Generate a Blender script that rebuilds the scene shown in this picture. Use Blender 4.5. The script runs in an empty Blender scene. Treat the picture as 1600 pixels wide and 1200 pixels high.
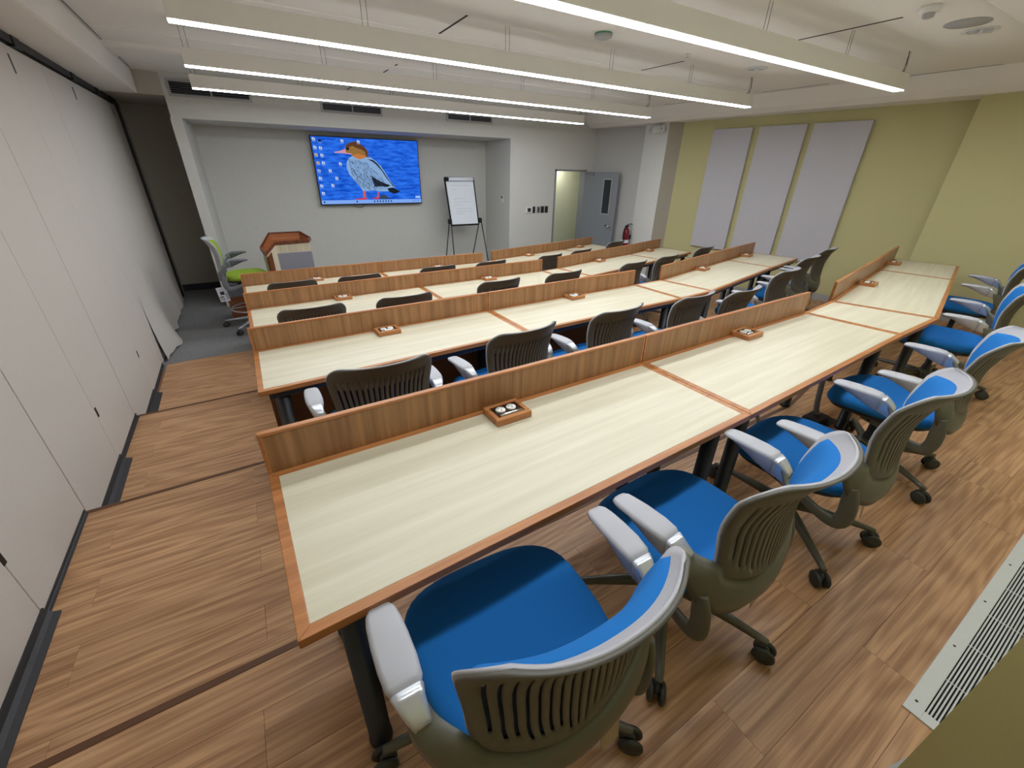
import bpy, bmesh, math, random
from mathutils import Vector, Matrix
random.seed(4)
PI = math.pi
C = bpy.context.scene.collection

# ------------------------------------------------------------------ camera, world, exposure
cam_d = bpy.data.cameras.new('camera')
cam = bpy.data.objects.new('camera', cam_d)
C.objects.link(cam)
RX = (0.85554448, -0.51741286, 0.01809878)      # camera right in the room's axes
RD = (-0.22364777, -0.40087873, -0.88841314)    # camera down
RF = (0.4669318, 0.75602921, -0.45868782)       # camera forward
mw = Matrix.Identity(4)
for i in range(3):
    mw[i][0] = RX[i]; mw[i][1] = -RD[i]; mw[i][2] = -RF[i]
mw[0][3], mw[1][3], mw[2][3] = 0.0, 0.0, 1.67
cam.matrix_world = mw
cam_d.sensor_fit = 'HORIZONTAL'
cam_d.sensor_width = 36.0
cam_d.lens = 36.0 * 647.89 / 1600.0
cam_d.clip_start = 0.02
bpy.context.scene.camera = cam

world = bpy.data.worlds.new('world'); bpy.context.scene.world = world
world.use_nodes = True
world.node_tree.nodes['Background'].inputs[0].default_value = (0.5, 0.5, 0.5, 1)
world.node_tree.nodes['Background'].inputs[1].default_value = 0.0
vs = bpy.context.scene.view_settings
vs.view_transform = 'Standard'; vs.look = 'None'; vs.gamma = 1.0; vs.use_curve_mapping = False
vs.exposure = 0.0
STRIP = 30.0        # radiance of the lamp strips

# ------------------------------------------------------------------ materials
def lin(c):
    return tuple((v / 12.92 if v <= 0.04045 else ((v + 0.055) / 1.055) ** 2.4) for v in [x / 255.0 for x in c])
def col(c): return (*lin(c), 1.0)
def newmat(name):
    m = bpy.data.materials.new(name); m.use_nodes = True
    nt = m.node_tree
    return m, nt, nt.nodes['Principled BSDF']
def mat(name, c, rough=0.6, metal=0.0, noise=0.0, nscale=200.0, bump=0.0, spec=0.5, stretch=None):
    """plain surface with an optional fine procedural mottling and relief"""
    m, nt, p = newmat(name)
    p.inputs['Base Color'].default_value = col(c)
    p.inputs['Roughness'].default_value = rough
    p.inputs['Metallic'].default_value = metal
    p.inputs['Specular IOR Level'].default_value = spec
    if noise or bump:
        tc = nt.nodes.new('ShaderNodeTexCoord')
        src = tc.outputs['Object']
        if stretch:
            mp = nt.nodes.new('ShaderNodeMapping'); mp.inputs['Scale'].default_value = stretch
            nt.links.new(src, mp.inputs[0]); src = mp.outputs[0]
        n = nt.nodes.new('ShaderNodeTexNoise'); n.inputs['Scale'].default_value = nscale; n.inputs['Detail'].default_value = 3
        nt.links.new(src, n.inputs['Vector'])
        if noise:
            r = nt.nodes.new('ShaderNodeValToRGB')
            a, b = lin(c), lin(c)
            r.color_ramp.elements[0].position = 0.3; r.color_ramp.elements[1].position = 0.7
            r.color_ramp.elements[0].color = (*[v * (1 - noise) for v in a], 1)
            r.color_ramp.elements[1].color = (*[min(1, v * (1 + noise)) for v in b], 1)
            nt.links.new(n.outputs['Fac'], r.inputs[0]); nt.links.new(r.outputs[0], p.inputs['Base Color'])
        if bump:
            bp = nt.nodes.new('ShaderNodeBump'); bp.inputs['Strength'].default_value = bump; bp.inputs['Distance'].default_value = 0.002
            nt.links.new(n.outputs['Fac'], bp.inputs['Height']); nt.links.new(bp.outputs[0], p.inputs['Normal'])
    return m
def wood(name, dark, light, axis='x', rough=0.4, fine=26.0, along=1.2, wave=0.0, rnd=False, spec=0.5, bump=0.0):
    """straight or cathedral grain running along one axis of the object"""
    m, nt, p = newmat(name)
    N, L = nt.nodes, nt.links
    p.inputs['Roughness'].default_value = rough; p.inputs['Specular IOR Level'].default_value = spec
    tc = N.new('ShaderNodeTexCoord'); src = tc.outputs['Object']
    val = 1.0
    oi = N.new('ShaderNodeObjectInfo')
    if rnd:
        sc = N.new('ShaderNodeVectorMath'); sc.operation = 'SCALE'; sc.inputs[0].default_value = (37, 53, 19)
        L.new(oi.outputs['Random'], sc.inputs['Scale'])
        ad = N.new('ShaderNodeVectorMath'); ad.operation = 'ADD'
        L.new(src, ad.inputs[0]); L.new(sc.outputs[0], ad.inputs[1]); src = ad.outputs[0]
    s = {'x': (along, fine, fine), 'y': (fine, along, fine), 'z': (fine, fine, along)}[axis]
    if wave:
        # broad wandering figure, bends the lines of the grain
        mp0 = N.new('ShaderNodeMapping'); mp0.inputs['Scale'].default_value = tuple(v / fine * 5.0 if v == fine else 0.8 for v in s)
        L.new(src, mp0.inputs[0])
        n0 = N.new('ShaderNodeTexNoise'); n0.inputs['Scale'].default_value = 1.0; n0.inputs['Detail'].default_value = 1.0
        L.new(mp0.outputs[0], n0.inputs['Vector'])
        ml = N.new('ShaderNodeMath'); ml.operation = 'MULTIPLY'; ml.inputs[1].default_value = wave
        L.new(n0.outputs['Fac'], ml.inputs[0])
        sn = N.new('ShaderNodeMath'); sn.operation = 'SINE'; L.new(ml.outputs[0], sn.inputs[0])
    mp = N.new('ShaderNodeMapping'); mp.inputs['Scale'].default_value = s
    L.new(src, mp.inputs[0])
    n = N.new('ShaderNodeTexNoise'); n.inputs['Scale'].default_value = 1.0; n.inputs['Detail'].default_value = 4.0; n.inputs['Roughness'].default_value = 0.6
    L.new(mp.outputs[0], n.inputs['Vector'])
    fac = n.outputs['Fac']
    if wave:
        mx = N.new('ShaderNodeMath'); mx.operation = 'MULTIPLY_ADD'
        mx.inputs[1].default_value = 0.075
        L.new(sn.outputs[0], mx.inputs[0]); L.new(fac, mx.inputs[2]); fac = mx.outputs[0]
    r = N.new('ShaderNodeValToRGB')
    r.color_ramp.elements[0].position = 0.34; r.color_ramp.elements[1].position = 0.66
    r.color_ramp.elements[0].color = col(dark); r.color_ramp.elements[1].color = col(light)
    L.new(fac, r.inputs[0])
    out = r.outputs[0]
    if rnd:
        hv = N.new('ShaderNodeHueSaturation')
        mr = N.new('ShaderNodeMapRange'); mr.inputs[3].default_value = 0.96; mr.inputs[4].default_value = 1.04
        L.new(oi.outputs['Random'], mr.inputs[0]); L.new(mr.outputs[0], hv.inputs['Value'])
        L.new(out, hv.inputs['Color']); out = hv.outputs[0]
    L.new(out, p.inputs['Base Color'])
    if bump:
        bp = N.new('ShaderNodeBump'); bp.inputs['Strength'].default_value = bump; bp.inputs['Distance'].default_value = 0.001
        L.new(fac, bp.inputs['Height']); L.new(bp.outputs[0], p.inputs['Normal'])
    return m
def emit(name, c, s):
    m, nt, p = newmat(name)
    e = nt.nodes.new('ShaderNodeEmission'); e.inputs[0].default_value = col(c); e.inputs[1].default_value = s
    nt.links.new(e.outputs[0], nt.nodes['Material Output'].inputs[0])
    return m

M = dict(
    plank=wood('wood plank', (160, 117, 81), (206, 161, 120), 'x', 0.42, 62, 1.5, wave=58, rnd=True, bump=0.12),
    nosing=mat('nosing brown', (96, 62, 38), 0.5, noise=0.15, nscale=60, stretch=(1, 12, 12)),
    carpet=mat('grey carpet', (132, 131, 132), 0.95, noise=0.35, nscale=70, bump=0.6, spec=0.1, stretch=(1, 1, 1)),
    subfloor=mat('subfloor', (138, 100, 70), 0.7),
    cream=wood('cream laminate', (204, 196, 170), (218, 211, 188), 'x', 0.38, 22, 0.9),
    trimw=wood('orange wood edge', (160, 98, 52), (192, 130, 76), 'x', 0.35, 40, 2),
    panelw=wood('brown veneer', (132, 92, 56), (170, 124, 80), 'z', 0.32, 34, 1.3),
    modw=mat('modesty brown', (122, 78, 48), 0.5, noise=0.2, nscale=40, stretch=(12, 12, 1)),
    legb=mat('black tube', (34, 34, 38), 0.4),
    beam=mat('dark steel', (48, 47, 54), 0.45),
    blue=mat('blue fabric', (30, 112, 186), 0.85, noise=0.06, nscale=900, spec=0.2),
    green=mat('green fabric', (146, 172, 58), 0.85, noise=0.06, nscale=900, spec=0.2),
    lgrey=mat('light grey plastic', (178, 178, 184), 0.42),
    shell=mat('taupe plastic', (92, 88, 79), 0.45),
    frame=mat('olive grey plastic', (99, 98, 87), 0.42),
    base=mat('olive grey leg', (88, 86, 74), 0.35),
    pan=mat('dark pan', (40, 40, 44), 0.5),
    caster=mat('caster dark', (52, 52, 48), 0.45),
    silver=mat('silver', (205, 208, 214), 0.28, metal=0.6),
    chrome=mat('chrome', (225, 228, 232), 0.12, metal=1.0),
    wallf=mat('grey paint', (208, 206, 199), 0.8, noise=0.02, nscale=30, bump=0.05),
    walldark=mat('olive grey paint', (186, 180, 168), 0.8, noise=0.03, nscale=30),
    green_w=mat('green paint', (198, 192, 142), 0.8, noise=0.02, nscale=120, bump=0.08),
    fabricw=mat('beige wall fabric', (203, 197, 190), 0.92, noise=0.05, nscale=160, bump=0.2, spec=0.1),
    ceilw=mat('ceiling white', (241, 237, 231), 0.9, noise=0.015, nscale=120),
    white=mat('white paint', (226, 224, 220), 0.5),
    offw=mat('lamp housing white', (236, 233, 226), 0.5),
    black=mat('black', (16, 16, 18), 0.5),
    slot=mat('dark gap', (58, 50, 46), 0.9),
    rubber=mat('black rubber base', (46, 47, 52), 0.5, noise=0.1, nscale=60),
    acoustic=mat('grey felt', (198, 196, 202), 0.95, noise=0.12, nscale=260, bump=0.3, spec=0.1),
    wallg=mat('side wall grey', (190, 189, 186), 0.8, noise=0.02, nscale=30),  # side wall set a tone darker than the front wall
    colm=mat('pale column grey', (230, 230, 225), 0.8, noise=0.02, nscale=30),  # column set a tone paler than the walls beside it
    taupe=mat('taupe column face', (170, 164, 150), 0.8, noise=0.02, nscale=30),  # darker, warmer tone on the column's near face only
    baseb=mat('grey baseboard', (172, 171, 170), 0.6),
    doorg=mat('grey door', (134, 138, 144), 0.5, noise=0.02, nscale=40),
    glassd=mat('dark glass', (42, 48, 54), 0.1),
    corr=mat('corridor wall', (212, 216, 194), 0.8),
    alu=mat('brushed aluminium', (214, 216, 214), 0.45, metal=0.15, noise=0.05, nscale=40, stretch=(1, 30, 30)),
    void=mat('vent void', (16, 16, 22), 0.9),
    red=mat('red enamel', (122, 16, 36), 0.3),
    paper=mat('paper', (232, 236, 244), 0.7),
    ink=mat('faint ink', (196, 200, 212), 0.8),
    print_=mat('print', (60, 62, 70), 0.8),
    dwood=wood('dark cherry', (78, 36, 20), (122, 66, 38), 'z', 0.35, 30, 1.5),
    mwood=wood('cherry inside', (136, 80, 48), (172, 110, 70), 'x', 0.4, 30, 1.5),
    lcream=wood('pale lectern wood', (190, 176, 148), (214, 202, 176), 'z', 0.45, 24, 1),
    grey_p=mat('grey panel', (136, 136, 146), 0.7, noise=0.04, nscale=200),
    outlet=mat('outlet white', (236, 234, 228), 0.4),
    plate=mat('dark plate', (66, 50, 42), 0.25, metal=0.5),
    liner=mat('cushion backing', (34, 44, 78), 0.9),
    tagm=mat('olive tag', (92, 88, 66), 0.6),
    tagp=mat('pale tag', (176, 158, 136), 0.6),
    det_g=mat('green ring', (70, 150, 104), 0.5),
)

# ------------------------------------------------------------------ mesh helpers
class MB:
    def __init__(s): s.v = []; s.f = []; s.mi = []; s.sm = []
    def add(s, vs, fs, mi=0, smooth=False):
        o = len(s.v); s.v += [tuple(v) for v in vs]
        for f in fs: s.f.append([i + o for i in f]); s.mi.append(mi); s.sm.append(smooth)
    def box(s, a, b, mi=0):
        (x0, y0, z0), (x1, y1, z1) = a, b
        s.add([(x0,y0,z0),(x1,y0,z0),(x1,y1,z0),(x0,y1,z0),(x0,y0,z1),(x1,y0,z1),(x1,y1,z1),(x0,y1,z1)],
              [(0,3,2,1),(4,5,6,7),(0,1,5,4),(1,2,6,5),(2,3,7,6),(3,0,4,7)], mi)
    def prism(s, poly, z0, z1, mi=0):
        """upright prism over a counter-clockwise plan polygon; z0/z1 numbers or lists"""
        n = len(poly)
        if not isinstance(z0, (list, tuple)): z0 = [z0] * n
        if not isinstance(z1, (list, tuple)): z1 = [z1] * n
        vs = [(p[0], p[1], z0[i]) for i, p in enumerate(poly)] + [(p[0], p[1], z1[i]) for i, p in enumerate(poly)]
        fs = [tuple(range(n - 1, -1, -1)), tuple(range(n, 2 * n))]
        for i in range(n):
            j = (i + 1) % n; fs.append((i, j, j + n, i + n))
        s.add(vs, fs, mi)
    def loft(s, rings, mi=0, smooth=True, cap=True, closed=True):
        n = len(rings[0]); o = []
        vs = [p for r in rings for p in r]; fs = []
        for k in range(len(rings) - 1):
            for i in range(n if closed else n - 1):
                j = (i + 1) % n
                fs.append((k*n+i, k*n+j, (k+1)*n+j, (k+1)*n+i))
        if cap:
            fs.append(tuple(range(n - 1, -1, -1))); fs.append(tuple((len(rings)-1)*n + i for i in range(n)))
        s.add(vs, fs, mi, smooth)
    def lathe(s, prof, n=20, mi=0, c=(0, 0, 0), axis='z', smooth=True, cap=True):
        rings = []
        for r, h in prof:
            ring = []
            for i in range(n):
                a = 2 * PI * i / n; u, w = r * math.cos(a), r * math.sin(a)
                p = {'z': (u, w, h), 'x': (h, u, w), 'y': (w, h, u)}[axis]
                ring.append((p[0]+c[0], p[1]+c[1], p[2]+c[2]))
            rings.append(ring)
        s.loft(rings, mi, smooth, cap)
    def tube(s, pts, r, n=8, mi=0):
        pts = [Vector(p) for p in pts]; rings = []
        up = Vector((0.13, 0.21, 0.97))
        for i, p in enumerate(pts):
            t = (pts[min(i+1, len(pts)-1)] - pts[max(i-1, 0)]).normalized()
            a = t.cross(up)
            if a.length < 1e-3: a = t.cross(Vector((1, 0, 0)))
            a.normalize(); b = t.cross(a)
            rr = r[i] if isinstance(r, (list, tuple)) else r
            rings.append([tuple(p + a * rr * math.cos(2*PI*k/n) + b * rr * math.sin(2*PI*k/n)) for k in range(n)])
        s.loft(rings, mi, True)
    def build(s, name, mats, parent=None, bevel=0.0, seg=2, loc=None, rot=None):
        me = bpy.data.meshes.new(name)
        me.from_pydata(s.v, [], s.f)
        if not isinstance(mats, (list, tuple)): mats = [mats]
        for m_ in mats: me.materials.append(m_)
        for p, mi, sm in zip(me.polygons, s.mi, s.sm): p.material_index = mi; p.use_smooth = sm
        bm = bmesh.new(); bm.from_mesh(me)
        bmesh.ops.recalc_face_normals(bm, faces=bm.faces)
        if bevel:
            es = [e for e in bm.edges if len(e.link_faces) == 2 and e.calc_face_angle(0) > 0.6]
            bmesh.ops.bevel(bm, geom=es, offset=bevel, segments=seg, affect='EDGES', profile=0.6, clamp_overlap=True)
        bm.to_mesh(me); bm.free()
        o = bpy.data.objects.new(name, me); C.objects.link(o)
        if parent: o.parent = parent
        if loc: o.location = loc
        if rot is not None: o.rotation_euler = (0, 0, rot)
        return o
def bx(name, a, b, m, parent=None, bevel=0.0, seg=2):
    mb = MB(); mb.box(a, b); return mb.build(name, m, parent, bevel, seg)
def tag(o, label, cat=None, group=None, kind=None):
    o['label'] = label
    if cat: o['category'] = cat
    if group: o['group'] = group
    if kind: o['kind'] = kind
    return o
def thing(name, label, cat, loc=(0, 0, 0), rz=0.0, group=None):
    o = bpy.data.objects.new(name, None); C.objects.link(o)
    o.location = loc; o.rotation_euler = (0, 0, rz); o.empty_display_size = 0.1
    return tag(o, label, cat, group)
def copy_tree(o, parent=None):
    c = o.copy(); C.objects.link(c)
    if parent: c.parent = parent
    for ch in list(o.children): copy_tree(ch, c)
    return c
def struct(name, mb, m, label=None, parent=None, bevel=0.0):
    o = mb.build(name, m, parent, bevel)
    if parent is None:
        o['kind'] = 'structure'
        if label: o['label'] = label
    return o
def lerp(a, b, t): return tuple(x + (y - x) * t for x, y in zip(a, b))

# ------------------------------------------------------------------ floor: three wooden tiers stepping down to the carpet
H = 0.165
ZT = [0.0, -H, -2*H, -3*H]
EDGE = [[(-1.3, 1.255), (3.5, 1.33), (7.1, 2.03), (8.4, 2.29)],
        [(-1.3, 2.84), (1.7, 2.90), (3.75, 2.98), (6.8, 3.62), (8.4, 3.95)],
        [(-1.3, 4.39), (1.6, 4.48), (3.65, 4.56), (6.7, 5.25), (8.4, 5.6)],
        [(-1.3, 6.05), (1.6, 6.08), (3.5, 6.12), (6.5, 6.78), (8.4, 7.2)]]
def eye(k, x):
    e = EDGE[k]
    for (xa, ya), (xb, yb) in zip(e, e[1:]):
        if x <= xb: return ya + (yb - ya) * (x - xa) / (xb - xa)
    return e[-1][1]
def clip(poly, n, d):
    """keep the side n.p <= d"""
    out = []
    for i, p in enumerate(poly):
        q = poly[(i + 1) % len(poly)]
        a, b = n[0]*p[0] + n[1]*p[1] - d, n[0]*q[0] + n[1]*q[1] - d
        if a <= 0: out.append(p)
        if (a < 0) != (b < 0) and a != b:
            t = a / (a - b); out.append((p[0] + (q[0]-p[0])*t, p[1] + (q[1]-p[1])*t))
    return out
PW, PL = 0.1935, 1.372
names_t = ['upper wooden floor tier behind the row farthest from the screen', 'second wooden floor tier from the back, one step down',
           'third wooden floor tier from the back, two steps down', 'lowest wooden floor strip, level with the carpet']
for k in range(4):
    z = ZT[k]
    y_lo = -0.42 if k == 0 else None
    bends = [-1.3] + [p[0] for p in EDGE[k][1:-1]] + [8.3]
    sl = MB()
    for xa, xb in zip(bends, bends[1:]):
        lo = lambda x: (-0.6 if k == 0 else eye(k-1, x) - 0.02)
        zb = -0.62
        sl.prism([(xa, lo(xa)), (xb, lo(xb)), (xb, eye(k, xb)), (xa, eye(k, xa))], zb, z - 0.006)
    fl = struct('floor', sl, M['subfloor'], names_t[k])
    if k < 3 or True:
        y0 = 2.623 - PW * 20 if k == 0 else [0, 2.623 - PW*7, 4.37 - PW*8, 6.04 - PW*8][k]
        ymax = max(p[1] for p in EDGE[k])
        row = 0
        y = y0
        while y < ymax:
            xoff = -1.0 if row % 2 == 0 else -0.317
            x = xoff - PL
            while x < 8.2:
                poly = [(x + 0.0006, y + 0.0006), (x + PL - 0.0006, y + 0.0006), (x + PL - 0.0006, y + PW - 0.0006), (x + 0.0006, y + PW - 0.0006)]
                poly = clip(poly, (-1, 0), 1.17); 
                if k == 0: poly = clip(poly, (0, -1), 0.5) if poly else poly
                poly = clip(poly, (1, 0), 8.2) if poly else poly
                parts_ = []
                for xa, xb in zip(bends, bends[1:]):
                    if not poly: break
                    q = clip(clip(poly, (-1, 0), -xa), (1, 0), xb)
                    if len(q) < 3: continue
                    ya, yb = eye(k, xa), eye(k, xb)
                    sl_ = (yb - ya) / (xb - xa)
                    q = clip(q, (-sl_, 1), ya - sl_ * xa)
                    # below the next tier up there is nothing to see
                    if k > 0 and len(q) >= 3 and all(p[1] < eye(k-1, p[0]) - 0.03 for p in q): continue
                    if len(q) >= 3:
                        ar = abs(sum(q[i][0]*q[(i+1)%len(q)][1] - q[(i+1)%len(q)][0]*q[i][1] for i in range(len(q)))) / 2
                        if ar > 0.002: parts_.append(q)
                for q in parts_:
                    cx = sum(p[0] for p in q)/len(q); cy = sum(p[1] for p in q)/len(q)
                    mb = MB(); mb.prism([(p[0]-cx, p[1]-cy) for p in q], -0.006, 0.0)
                    mb.build('plank', M['plank'], fl, loc=(cx, cy, z))
                x += PL
            y += PW; row += 1
    if k < 3:
        mb = MB()
        for (xa, ya), (xb, yb) in zip(EDGE[k], EDGE[k][1:]):
            mb.prism([(xa, ya - 0.022), (xb, yb - 0.022), (xb, yb + 0.006), (xa, ya + 0.006)], z - H + 0.0, z + 0.0025)
        struct('trim_%d' % (k + 1), mb, M['nosing'], 'dark brown step nosing at the front of tier %d' % (k + 1))
mb = MB()
mb.prism([(-1.4, 5.9), (8.4, 5.9), (8.4, 10.2), (-1.4, 10.2)], -0.62, -0.4985)
struct('floor', mb, M['carpet'], 'dark grey carpet in front of the screen wall')

# ------------------------------------------------------------------ left wall: folding partition of tall beige panels
LWX, LWA = -1.135, 0.0125          # the partition stands very slightly askew
wl = struct('wall_left', (lambda b: (b.box((-0.1, -0.6, -0.62), (-0.013, 9.50, 2.50)), b)[1])(MB()), M['slot'], 'folding partition wall of tall beige fabric panels')
wl.location = (LWX, 0, 0); wl.rotation_euler = (0, 0, LWA)
seams = [-0.6, 0.6, 1.35, 2.08, 2.835, 3.60, 4.33, 5.16, 5.99, 6.86, 7.79, 8.95, 9.44]
for i, (a, b) in enumerate(zip(seams, seams[1:])):
    m_ = (a + b) / 2
    low = ZT[0] if m_ < 1.2 else ZT[1] if m_ < 2.84 else ZT[2] if m_ < 4.38 else ZT[3]
    g = 0.008 if i % 2 == 0 else 0.0035
    bx('panel', (-.015, a + g, low + 0.012), (0, b - 0.002, 2.42), M['fabricw'], wl, 0.002, 1)
for y, z0, z1 in ((5.17, 2.24, 2.36), (6.93, 2.25, 2.36), (9.03, 2.26, 2.37), (2.085, 0.18, 0.28), (3.63, 0.07, 0.14), (5.19, -0.07, 0.0), (9.33, -0.10, -0.02), (9.2, 0.46, 0.52)):
    bx('latch_slot', (-.001, y - 0.012, z0), (.0025, y + 0.014, z1), M['black'], wl)
tk = MB(); tk.box((-.04, -0.6, 2.44), (.024, 9.50, 2.512))
for y in (3.6, 5.3, 6.95, 8.1, 9.0): tk.box((-.02, y, 2.425), (.032, y + 0.16, 2.50))
tk.build('track', M['black'], wl)
bx('jamb', (-.04, 9.44, -0.49), (.03, 9.50, 2.45), M['black'], wl)
# black rubber skirting, flared where it runs along the steps
skl = ['behind the rows', 'flared beside the farthest row', 'thin beside the farthest row', 'flared beside the third row', 'thin beside the third row', 'flared beside the second row', 'thin beside the second row']
for k, (y0, y1, z, w, hh) in enumerate(((-0.6, 1.25, 0, 0.03, .06), (1.28, 2.09, -H, 0.05, .055), (2.09, 2.82, -H, 0.012, .034), (2.86, 3.65, -2*H, 0.06, .06), (3.65, 4.37, -2*H, 0.012, .04), (4.43, 5.2, -3*H, 0.065, .06), (5.2, 6.02, -3*H, 0.012, .04))):
    mb = MB()
    prof = [(0, z + 0.001), (w, z + 0.001), (w, z + 0.006), (w*0.55, z + 0.014), (w*0.25, z + hh*0.5), (.006, z + hh), (0, z + hh)]
    mb.loft([[(p[0], y0, p[1]) for p in prof], [(p[0], y1, p[1]) for p in prof]], 0, False)
    o = struct('baseboard_left', mb, M['rubber'], 'black rubber skirting at the foot of the folding wall, ' + skl[k])
    o.location = (LWX, 0, 0); o.rotation_euler = (0, 0, LWA)
# loose fabric skirt hanging off the last panels
mb = MB(); rows_ = []
for i in range(29):
    t = i / 28; y = 6.15 + 3.0 * t
    fl_ = 0.03 + 0.10 * math.exp(-((t - 0.20) / 0.10) ** 2) + 0.03 * (0.5 + 0.5 * math.sin(t * 31))
    zb = -0.475 + 0.02 * math.sin(t * 23) + 0.015 * math.sin(t * 51)
    ring = []
    for j in range(7):
        s_ = j / 6
        ring.append((.003 + fl_ * s_ ** 2.2, y, 0.30 + (zb - 0.30) * s_))
    rows_.append(ring)
front = [p for r in rows_ for p in r]
fs = []
for i in range(28):
    for j in range(6): fs.append((i*7+j, (i+1)*7+j, (i+1)*7+j+1, i*7+j+1))
nn = len(front)
mb.add(front + [(p[0] - 0.004, p[1], p[2]) for p in front], fs + [tuple(q + nn for q in reversed(f)) for f in fs], 0, True)
mb.build('fabric_skirt', M['fabricw'], wl)

# ------------------------------------------------------------------ front wall, recess for the screen, alcove, beam
YF, ZC = 8.44, 2.77
fw = MB()
fw.box((5.06, YF, -0.6), (6.235, 9.62, ZC))                 # pier between recess and door (its side is the recess return)
wf = struct('wall_front', fw, M['wallf'], 'grey front wall pier with switches between screen recess and door')
fw = MB()
fw.box((6.235, YF, 1.70), (7.137, YF + 0.16, ZC)); fw.box((7.137, YF, -0.6), (7.6, YF + 0.16, ZC))
struct('wall_front', fw, M['wallf'], 'grey wall above and beside the doorway')
fw = MB(); fw.box((-0.6, 9.55, -0.6), (5.08, 9.70, 2.6))
struct('wall_front', fw, M['wallf'], 'grey recessed wall behind the television')
fw = MB(); fw.prism([(-0.56, YF), (-0.42, YF), (-0.36, 9.56), (-0.56, 9.56)], -0.6, 2.24)
struct('wall_front', fw, M['wallf'], 'narrow grey jamb left of the screen recess')
fw = MB(); fw.box((-0.545, YF, 2.24), (5.06, 9.60, ZC))
bm_ = struct('ceiling_beam', fw, M['wallf'], 'grey dropped beam with air vents above the screen recess')
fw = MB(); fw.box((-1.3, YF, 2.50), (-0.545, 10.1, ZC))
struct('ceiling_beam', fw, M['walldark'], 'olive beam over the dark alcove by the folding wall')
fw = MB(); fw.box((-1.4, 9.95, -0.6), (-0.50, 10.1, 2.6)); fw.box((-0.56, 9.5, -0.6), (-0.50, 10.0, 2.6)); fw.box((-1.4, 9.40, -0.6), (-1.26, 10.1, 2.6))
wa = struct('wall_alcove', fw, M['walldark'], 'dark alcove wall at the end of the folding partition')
fw = MB(); fw.box((-1.26, 9.93, -0.498), (-0.56, 9.95, -0.38)); struct('baseboard_front', fw, M['rubber'], 'dark baseboard in the alcove')
fw = MB(); fw.box((-0.36, 9.535, -0.498), (5.06, 9.55, -0.40)); struct('baseboard_front', fw, M['baseb'], 'grey baseboard under the screen wall')

# air vents in the beam
def vent(x0, x1, z0, z1, label):
    t = thing('air_vent', label, 'air vent', ((x0+x1)/2, YF, z0), 0, 'air vents in the beam')
    w, h = (x1-x0)/2, z1-z0
    bx('duct', (-w+.02, -0.006, .02), (w-.02, -0.001, h-.02), M['void'], t)
    f = MB()
    f.box((-w, -.02, 0), (w, 0, .03)); f.box((-w, -.02, h-.03), (w, 0, h)); f.box((-w, -.02, .03), (-w+.03, 0, h-.03)); f.box((w-.03, -.02, .03), (w, 0, h-.03))
    f.box((-.01, -.018, .03), (.01, -.002, h-.03))
    f.build('frame', M['baseb'], t)
    n = 6
    for i in range(n):
        z = .03 + (h-.06) * (i+.5)/n
        bx('slat', (-w+.03, -.014, z-.003), (w-.03, -.008, z+.001), M['grey_p'], t)
    b = MB()
    k_ = int(w*2/.03)
    for i in range(1, k_): b.box((-w + 2*w*i/k_ - .0012, -.017, .03), (-w + 2*w*i/k_ + .0012, -.0145, h-.03))
    o = b.build('grid_bars', M['pan'], t); o['kind'] = 'stuff'
vent(-0.485, 0.52, 2.50, 2.705, 'black grille air vent in the beam above the alcove edge')
vent(1.48, 2.47, 2.45, 2.60, 'black grille air vent in the beam above the television')
vent(3.66, 4.63, 2.46, 2.60, 'black grille air vent in the beam above the flipchart')

# ------------------------------------------------------------------ right wall, column, back wall, ceiling
RW = [(7.325, YF), (7.565, 7.176), (7.419, 6.447), (7.616, 6.264), (7.998, 2.246)]
NW = [(7.70, 2.163), (7.60, 1.0), (7.52, -0.6)]
def wallseg(mb, a, b, z0, z1, th=0.12, mi=0):
    d = Vector((b[0]-a[0], b[1]-a[1])).normalized(); n = Vector((-d.y, d.x)) * th
    if n.x < 0: n = -n
    mb.prism([a, b, (b[0]+n.x, b[1]+n.y), (a[0]+n.x, a[1]+n.y)], z0, z1)
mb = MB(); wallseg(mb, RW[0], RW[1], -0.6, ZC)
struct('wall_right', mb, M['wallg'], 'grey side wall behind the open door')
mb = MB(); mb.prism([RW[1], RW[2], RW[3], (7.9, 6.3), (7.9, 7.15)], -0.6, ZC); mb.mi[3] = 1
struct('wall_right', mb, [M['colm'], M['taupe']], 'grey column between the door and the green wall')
mb = MB(); wallseg(mb, RW[3], (8.04, 1.8), -0.6, ZC)
struct('wall_right', mb, M['green_w'], 'olive green side wall that carries the felt panels')
mb = MB(); mb.prism([NW[0], NW[1], NW[2], (8.3, -0.6), (8.3, 2.163)][::-1], -0.6, ZC)
struct('wall_right', mb, M['green_w'], 'olive green wall return beside the end of the farthest row')
def basebrd(pts, z, label):
    mb = MB()
    for a, b in zip(pts, pts[1:]):
        d = Vector((b[0]-a[0], b[1]-a[1])).normalized(); n = Vector((-d.y, d.x)) * 0.014
        if n.x > 0: n = -n
        mb.prism([a, b, (b[0]+n.x, b[1]+n.y), (a[0]+n.x, a[1]+n.y)], z + .001, z + 0.105)
    struct('baseboard_right', mb, M['baseb'], label)
basebrd(NW, 0, 'grey baseboard on the upper tier of the green wall')
basebrd([lerp(RW[4], RW[3], .02), lerp(RW[4], RW[3], .40)], -H, 'grey baseboard on the second tier of the green wall')
basebrd([lerp(RW[4], RW[3], .40), lerp(RW[4], RW[3], .82)], -2*H, 'grey baseboard on the third tier of the green wall')
basebrd([RW[0], RW[1]], -3*H, 'grey baseboard behind the open door')
mb = MB(); mb.box((-1.3, -0.62, -0.1), (1.36, -0.5, ZC)); mb.box((1.36, -0.62, -0.1), (7.6, -0.5, ZC))
struct('wall_back', mb, M['green_w'], 'green wall behind the camera')
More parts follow.
